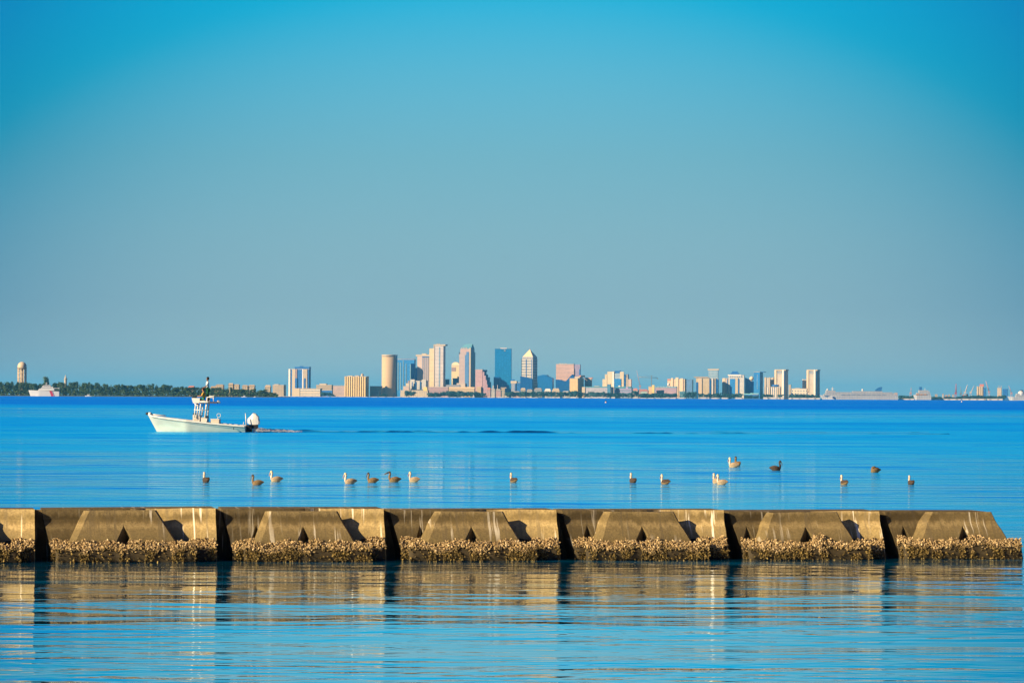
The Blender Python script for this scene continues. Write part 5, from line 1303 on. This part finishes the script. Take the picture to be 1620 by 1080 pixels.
# ------------------------------------------------------------------ people
def skin_body(name, joints, edges, mat, parent, root='pelvis', levels=1):
    me = bpy.data.meshes.new(name)
    names = list(joints)
    me.from_pydata([joints[n][0] for n in names], [(names.index(a), names.index(b)) for a, b in edges], [])
    me.materials.append(mat)
    o = bpy.data.objects.new(name, me); COL.objects.link(o)
    if parent: o.parent = parent
    sk = o.modifiers.new('skin', 'SKIN'); sk.use_smooth_shade = True
    if not me.skin_vertices: me.attributes.new
    lay = me.skin_vertices[0].data
    for n, v in zip(names, lay):
        r = joints[n][1]; v.radius = (r, r) if not isinstance(r, tuple) else r
        v.use_root = (n == root)
    ss = o.modifiers.new('smooth', 'SUBSURF'); ss.levels = levels; ss.render_levels = levels
    return o
def person(label, loc, J, cloth, rz=0.0, hair=None):
    """J: joint -> position; builds skin body with face, five fingers per hand, then clothes over it"""
    o = thing('person', label, 'person', loc, rz)
    rad = dict(pelvis=.125, waist=.11, chest=.14, neckb=.07, neck=.055, jaw=.085, head=.10, crown=.075,
               sh=.075, el=.045, wr=.03, palm=.04, hip=.095, kn=.062, an=.042, toe=.04)
    jj, ee = {}, []
    for k_, p in J.items(): jj[k_] = (Vector(p), rad[k_.rstrip('LR')])
    ch = ['pelvis', 'waist', 'chest', 'neckb', 'neck', 'jaw', 'head', 'crown']
    ee += list(zip(ch, ch[1:]))
    for s in 'LR':
        ee += [('chest', 'sh' + s), ('sh' + s, 'el' + s), ('el' + s, 'wr' + s), ('wr' + s, 'palm' + s), ('pelvis', 'hip' + s), ('hip' + s, 'kn' + s), ('kn' + s, 'an' + s), ('an' + s, 'toe' + s)]
        w_, p_ = Vector(J['wr' + s]), Vector(J['palm' + s]); d = (p_ - w_).normalized(); sd = d.orthogonal().normalized()
        for i, (off, ln) in enumerate(((-.036, .07), (-.012, .085), (.012, .08), (.036, .06))):
            a = p_ + sd * off + d * .03; b = a + d * ln * .6; c = b + (d + Vector((0, 0, -.5))).normalized() * ln * .4
            jj['fa%d%s' % (i, s)] = (a, .009); jj['fb%d%s' % (i, s)] = (c, .008)
            ee += [('palm' + s, 'fa%d%s' % (i, s)), ('fa%d%s' % (i, s), 'fb%d%s' % (i, s))]
        jj['th' + s] = (p_ - sd * .055 + d * .015, .010); ee.append(('palm' + s, 'th' + s))
    hd = Vector(J['head']); fw = Vector(J.get('face', (-1, 0, 0))) if False else Vector((-1, 0, 0))
    jj['nose'] = (hd + fw * .115 - Vector((0, 0, .015)), .016); ee.append(('head', 'nose'))
    jj['earL'] = (hd + Vector((.01, .105, -.01)), .018); jj['earR'] = (hd + Vector((.01, -.105, -.01)), .018)
    ee += [('head', 'earL'), ('head', 'earR')]
    skin_body('body', jj, ee, cloth['skin'], o)
    def garment(name, names_, edges_, grow, mat, root):
        jr = {n: (jj[n][0], jj[n][1] + grow.get(n, grow['*'])) for n in names_}
        skin_body(name, jr, edges_, mat, o, root)
    g = ['pelvis', 'waist', 'chest', 'neckb'] + [a + s for a in ('sh', 'el') for s in 'LR']
    garment('shirt', g, [('pelvis', 'waist'), ('waist', 'chest'), ('chest', 'neckb')] + [x for s in 'LR' for x in (('chest', 'sh' + s), ('sh' + s, 'el' + s))], {'*': .028, 'pelvis': .02}, cloth['shirt'], 'chest')
    lower = ('hip', 'kn', 'an') if cloth.get('long', True) else ('hip', 'kn')
    g = ['pelvis'] + [a + s for a in lower for s in 'LR']
    garment('trousers', g, [x for s in 'LR' for x in ([('pelvis', 'hip' + s)] + list(zip([a + s for a in lower], [a + s for a in lower[1:]])))], {'*': .026}, cloth['legs'], 'pelvis')
    bm = bmesh.new()
    lathe(bm, [(.0, .135), (.06, .125), (.105, .075), (.122, .0), (.118, -.05), (.10, -.09)], 18)
    for v in list(bm.verts):
        if v.co.x < -.045 and v.co.z < .05: v.co.x = -.045 - (v.co.z < 0) * -.02
    mesh_obj('hair', bm, cloth['hair'], o, hd + Vector((.012, 0, .012)))
    if cloth.get('shoes'):
        for s in 'LR':
            a, b = Vector(J['an' + s]), Vector(J['toe' + s])
            bm = bmesh.new(); tube(bm, [a + Vector((.05, 0, -.035)), a * .5 + b * .5, b + Vector((-.03, 0, 0))], [.055, .06, .045], 8); mesh_obj('shoe', bm, cloth['shoes'], o)
    return o
def stuffm(n, c, r=.8): return paint(n, c, r, .1)
Pf = bz_(634.4)
JS = dict(pelvis=(0, 0, .98), waist=(-.01, 0, 1.14), chest=(-.02, 0, 1.36), neckb=(-.01, 0, 1.52), neck=(-.01, 0, 1.60), jaw=(-.03, 0, 1.68), head=(-.02, 0, 1.76), crown=(0, 0, 1.83),
          shL=(-.01, .20, 1.47), shR=(-.01, -.20, 1.47), elL=(-.08, .27, 1.20), elR=(-.06, -.27, 1.20), wrL=(-.27, .20, 1.06), wrR=(-.26, -.18, 1.08), palmL=(-.34, .17, 1.03), palmR=(-.33, -.15, 1.06),
          hipL=(0, .10, .92), hipR=(0, -.10, .92), knL=(-.03, .12, .50), knR=(-.01, -.12, .50), anL=(.03, .12, .08), anR=(.04, -.12, .08), toeL=(-.14, .14, .04), toeR=(-.13, -.14, .04))
bw_ = lambda px, z, y=0.0: bt.matrix_world
import mathutils
def boat_pt(px, y, z):
    v = Vector((bx_(px), y, z)); v.rotate(mathutils.Euler((0, 0, R(-5)))); return Vector((BO.x, BO.y, 0)) + v
p1 = person('person in a white shirt and dark green trousers standing on the boat tower', boat_pt(328.2, 0.1, Pf), JS,
            dict(skin=stuffm('skin_dark', (0.16, 0.075, 0.045)), shirt=stuffm('shirt_white', (0.50, 0.50, 0.47)), legs=stuffm('trousers_green', (0.02, 0.10, 0.05)), hair=stuffm('hair_black', (0.012, 0.009, 0.009)), shoes=stuffm('shoes_black', (0.02, 0.02, 0.02))), R(-5))
p1.scale = (1.03, 1.03, 1.03)
JT = dict(pelvis=(0, 0, .10), waist=(.02, 0, .26), chest=(0, 0, .48), neckb=(-.01, 0, .64), neck=(-.02, 0, .71), jaw=(-.05, 0, .79), head=(-.04, 0, .87), crown=(-.02, 0, .94),
          shL=(0, .20, .59), shR=(0, -.20, .59), elL=(-.12, .27, .36), elR=(-.13, -.26, .36), wrL=(-.33, .2, .33), wrR=(-.34, -.18, .34), palmL=(-.41, .17, .34), palmR=(-.42, -.15, .35),
          hipL=(-.06, .10, .09), hipR=(-.06, -.10, .09), knL=(-.46, .13, .13), knR=(-.46, -.13, .13), anL=(-.48, .13, -.30), anR=(-.48, -.13, -.30), toeL=(-.64, .14, -.34), toeR=(-.64, -.14, -.34))
k = NT('shirt_patterned')
k.fin(k.ramp(k.noise(k.coord(), 9.0, 3.0), [(0.36, (0.05, 0.07, 0.03)), (0.5, (0.40, 0.27, 0.03)), (0.62, (0.46, 0.18, 0.06)), (0.72, (0.10, 0.16, 0.05))]), .85, .1)
p2 = person('person in a yellow patterned shirt sitting at the tower helm', boat_pt(322.4, -.12, bz_(633.2)), JT,
            dict(skin=stuffm('skin_tan', (0.34, 0.16, 0.09)), shirt=k.m, legs=stuffm('shorts_teal', (0.02, 0.16, 0.13)), hair=stuffm('hair_black', (0.012, 0.009, 0.009)), long=False), R(-5))
mesh_obj('helm_bench', nbox(bx_(320), bx_(325), -.45, .25, bz_(635.2), bz_(633.2)), P_CUSH, bt)

# ------------------------------------------------------------------ wake
bm = bmesh.new()
g0, g1 = ground(408, 683.4), ground(1500, 686.4)
N = 700
def ridge(bm, off, amp, seed, thr, wid, floor=0.0):
    rows = []
    for i in range(N + 1):
        f = i / N
        p = g0.lerp(g1, f); d = 1.0 - .55 * f
        a = noise.noise(Vector((p.x * .22, seed, 0))) + .5 * noise.noise(Vector((p.x * .9, seed, 3.0)))
        h = max(floor * (1 - f), a + thr - f * .12) * amp * d
        y = p.y + off + noise.noise(Vector((p.x * .05, seed, 9))) * (1.5 + 6 * f)
        rows.append([bm.verts.new((p.x, y + wid * q, .002 + h * zq)) for q, zq in ((-1, 0), (-.6, .28), (-.25, .8), (0, 1), (.4, .55), (1, 0))])
    for a, b in zip(rows, rows[1:]):
        for j in range(5):
            f_ = bm.faces.new((a[j], b[j], b[j + 1], a[j + 1])); f_.smooth = True
ridge(bm, 0, .26, 1.3, .42, 1.0, .34); ridge(bm, 9, .24, 4.4, .0, 1.0)
k = NT('wake_water')
k.fin((0.0, 0.035, 0.11), .12, .5)
tag(mesh_obj('wake', bm, k.m), kind='structure')
bm = bmesh.new(); rng = random.Random(3)
for _ in range(900):
    f = rng.random() ** 2.2 * .06
    p = g0.lerp(g1, f); s = rng.uniform(.03, .11) * (1 - f * 8)
    c = Vector((p.x + rng.gauss(0, .1), p.y - .5 + rng.gauss(0, .4), (.05 + max(0.0, rng.gauss(.10, .07))) * (1 - f * 10)))
    v = [bm.verts.new(c + Vector(q) * s) for q in ((1, 0, 0), (-.5, .8, 0), (-.5, -.8, 0), (0, 0, .9))]
    for q in ((0, 1, 3), (1, 2, 3), (2, 0, 3), (2, 1, 0)): bm.faces.new([v[i] for i in q])
tag(mesh_obj('wake_foam', bm, paint('foam', (0.62, 0.62, 0.60))), kind='stuff')

# ------------------------------------------------------------------ pelicans
def plume(name, a, b, sc_=14.0):
    k = NT(name)
    k.fin(k.ramp(k.noise(k.scale(k.coord(), (1, 2.2, 2.2)), sc_, 3.0), [(0.35, a), (0.65, b)]), .85, .1)
    return k.m
M_BRN, M_DRK, M_PAL = plume('feather_brown', (0.09, 0.06, 0.03), (0.19, 0.125, 0.065)), plume('feather_dark', (0.025, 0.018, 0.016), (0.07, 0.05, 0.04)), plume('feather_pale', (0.17, 0.12, 0.075), (0.38, 0.29, 0.19))
M_WHT, M_CRM, M_BIL, M_BILP = plume('feather_white', (0.34, 0.29, 0.23), (0.50, 0.45, 0.37)), plume('feather_cream', (0.50, 0.38, 0.18), (0.60, 0.48, 0.26)), paint('bill_dark', (0.07, 0.06, 0.05)), paint('bill_pink', (0.42, 0.24, 0.16))
def pelican_mesh(pose):
    """swimming pelican facing -x; slots: 0 body, 1 neck, 2 head, 3 bill, 4 wing"""
    bm = bmesh.new()
    st = [(-.30, .06, .02, .02), (-.27, .07, .085, .08), (-.20, .08, .13, .125), (-.08, .09, .16, .155), (.05, .10, .165, .155), (.16, .115, .14, .13), (.25, .125, .10, .09), (.32, .13, .06, .045), (.38, .135, .045, .018), (.41, .14, .03, .008)]
    rings = []
    for x, zc, ry, rz in st:
        rings.append([bm.verts.new((x, ry * math.cos(2 * math.pi * k / 14), zc + rz * math.sin(2 * math.pi * k / 14))) for k in range(14)])
    for a, b in zip(rings, rings[1:]):
        for k in range(14):
            f = bm.faces.new((a[k], b[k], b[(k + 1) % 14], a[(k + 1) % 14])); f.smooth = True
    bm.faces.new(rings[0][::-1] if False else rings[0]); bm.faces.new(rings[-1][::-1])
    # folded wings
    for sg in (-1, 1):
        prev = None
        for x, zc, w_, h_ in ((-.18, .13, .02, .03), (-.10, .14, .05, .09), (.05, .155, .055, .11), (.18, .165, .05, .085), (.28, .17, .03, .045), (.39, .165, .012, .012)):
            yb = sg * (.125 if x < .1 else .125 - (x - .1) * .33)
            r = [bm.verts.new((x, yb + sg * w_ * math.cos(2 * math.pi * k / 10), zc + h_ * math.sin(2 * math.pi * k / 10))) for k in range(10)]
            if prev:
                for k in range(10):
                    f = bm.faces.new((prev[k], r[k], r[(k + 1) % 10], prev[(k + 1) % 10])); f.smooth = True; f.material_index = 4
            prev = r
    if pose == 'up':
        nk = [(-.19, 0, .10), (-.265, 0, .17), (-.285, 0, .26), (-.255, 0, .36), (-.235, 0, .44), (-.255, 0, .505)]
        hd = [(-.240, 0, .475), (-.262, 0, .517), (-.30, 0, .520), (-.335, 0, .502)]; bl = [(-.325, 0, .505), (-.375, 0, .41), (-.40, 0, .31), (-.405, 0, .25)]
    elif pose == 'level':
        nk = [(-.19, 0, .10), (-.27, 0, .16), (-.30, 0, .25), (-.27, 0, .35), (-.25, 0, .44), (-.265, 0, .50)]
        hd = [(-.255, 0, .475), (-.275, 0, .512), (-.315, 0, .515), (-.35, 0, .505)]; bl = [(-.345, 0, .507), (-.45, 0, .47), (-.56, 0, .42), (-.60, 0, .395)]
    else:
        nk = [(-.16, 0, .14), (-.22, 0, .20), (-.19, 0, .27), (-.10, 0, .275), (-.06, 0, .265), (-.04, 0, .26)]
        hd = [(-.10, 0, .275), (-.06, 0, .285), (-.02, 0, .275), (.01, 0, .26)]; bl = [(.0, 0, .262), (.10, 0, .25), (.2, 0, .238), (.25, 0, .233)]
    sq = lambda L_: [(a, b, c if c < .1 else .1 + (c - .1) * (.86 if pose != 'rest' else 1)) for a, b, c in L_]
    nk, hd, bl = sq(nk), sq(hd), sq(bl)
    tube(bm, nk, [.10, .085, .066, .056, .054, .058], 10, 1); tube(bm, hd, [.045, .068, .060, .034], 10, 2); tube(bm, bl, [.036, .036, .026, .01], 8, 3, squash=(.7, 1))
    bmesh.ops.recalc_face_normals(bm, faces=bm.faces)
    return bm
SETS = {'pale': [M_PAL, M_WHT, M_CRM, M_BILP, plume('feather_wing', (0.13, 0.09, 0.06), (0.34, 0.26, 0.17), 22.0)], 'brown': [M_BRN, M_BRN, M_DRK, M_BIL, M_BRN], 'dark': [M_DRK, M_WHT, M_WHT, M_BILP, M_DRK], 'darkall': [M_DRK, M_DRK, M_DRK, M_BIL, M_DRK], 'mixed': [M_BRN, M_WHT, M_CRM, M_BILP, M_DRK]}
GP = 'pelicans floating beyond the breakwater'
PEL = [(326, 762.5, -60, 'dark', 'up', 1.0, 'dark bodied pelican with a white head, leftmost of all the floating birds'),
       (407, 767, -8, 'brown', 'up', 1.0, 'brown pelican floating just left of and nearer than the pale one'),
       (437, 761.5, 4, 'pale', 'up', 1.06, 'pale white headed pelican right of the leftmost brown one'),
       (554, 765, 6, 'pale', 'up', 1.06, 'pale cream headed pelican left of the two brown ones'),
       (589.5, 763, -5, 'brown', 'up', .98, 'brown pelican, left one of the two brown ones side by side'),
       (624, 762, 0, 'brown', 'level', 1.05, 'brown pelican with a dark head, right one of the two brown ones'),
       (655, 762, -24, 'pale', 'up', 1.0, 'pale pelican with a straight white neck right of the two brown ones'),
       (812.5, 762.5, -52, 'mixed', 'up', .92, 'lone pelican with white neck near the middle of the photo'),
       (1001.5, 763.5, -64, 'dark', 'up', .98, 'dark bodied pelican with a tall white neck right of the middle'),
       (1052.5, 765.5, -40, 'mixed', 'up', .96, 'pelican with a cream head between the tall necked one and the close pair'),
       (1133, 764.2, -62, 'pale', 'up', .98, 'left bird of the close pair of pale pelicans'),
       (1142, 766.2, -30, 'pale', 'up', 1.0, 'right bird of the close pair of pale pelicans'),
       (1160.5, 739, -35, 'pale', 'up', 1.12, 'pale pelican of the farther pair, its white head on the left'),
       (1166.5, 737, -70, 'brown', 'up', 1.1, 'brown headed pelican half hidden behind the pale one of the farther pair'),
       (1227, 744, 178, 'darkall', 'up', 1.1, 'all dark pelican facing right, alone on the far side'),
       (1335.5, 766.5, -58, 'mixed', 'up', .95, 'brown bodied pelican with an upright white neck, second from the right edge'),
       (1384.5, 747, 14, 'brown', 'rest', 1.02, 'hunched pelican resting with its head laid on its back'),
       (1441.5, 766.5, -70, 'dark', 'up', .92, 'dark pelican with an upright white neck, rightmost of all the birds')]
_me = {}
for px, py, rz, kind, pose, s, label in PEL:
    if (kind, pose) not in _me:
        bm = pelican_mesh(pose); me = bpy.data.meshes.new('pelican'); bm.to_mesh(me); bm.free()
        for mm in SETS[kind]: me.materials.append(mm)
        _me[(kind, pose)] = me
    o = bpy.data.objects.new('pelican', _me[(kind, pose)]); COL.objects.link(o)
    g = ground(px, py)
    sc_ = s * .76 * (g.y / 112.0) ** .35
    o.location = (g.x, g.y, 0); o.rotation_euler = (0, 0, R(rz)); o.scale = (sc_ * .74, sc_ * .82, sc_ * .90)
    tag(o, label, 'pelican', GP)
# flying bird
bm = bmesh.new()
tube(bm, [(0, -.3, 0), (0, -.1, .02), (0, .15, 0), (0, .35, -.01)], [.03, .08, .07, .02], 8)
for sg in (-1, 1):
    p = [((.0, -.1), 0), ((.25, -.12), .10), ((.50, -.05), .07), ((.72, .05), -.06)]
    ro = []
    for ((x, y), z), c in zip(p, (.24, .24, .18, .05)):
        ro.append([bm.verts.new((sg * x, y + q * c, z + zz)) for q, zz in ((0, .012), (1, .004), (1, -.004), (0, -.012))])
    for a, b in zip(ro, ro[1:]):
        for j in range(4): bm.faces.new((a[j], a[(j + 1) % 4], b[(j + 1) % 4], b[j]))
bmesh.ops.recalc_face_normals(bm, faces=bm.faces)
p = pt(799.6, 408.2, 900.0)
tag(mesh_obj('flying_bird', bm, M_DRK, None, p), 'tiny dark bird gliding high in the sky with arched wings', 'bird')

# ------------------------------------------------------------------ haze
bm = bmesh.new(); box(bm, -32000, 32000, -600, 62000, -8, 260)
hz_m = bpy.data.materials.new('haze_air'); hz_m.use_nodes = True
ht = hz_m.node_tree
ht.nodes.remove(ht.nodes['Principled BSDF'])
pv = ht.nodes.new('ShaderNodeVolumePrincipled')
pv.inputs['Color'].default_value = (0.12, 0.56, 1.0, 1)
pv.inputs['Density'].default_value = 2.5e-5
pv.inputs['Anisotropy'].default_value = 0.0
ht.links.new(pv.outputs[0], ht.nodes['Material Output'].inputs['Volume'])
tag(mesh_obj('haze', bm, hz_m), kind='stuff')
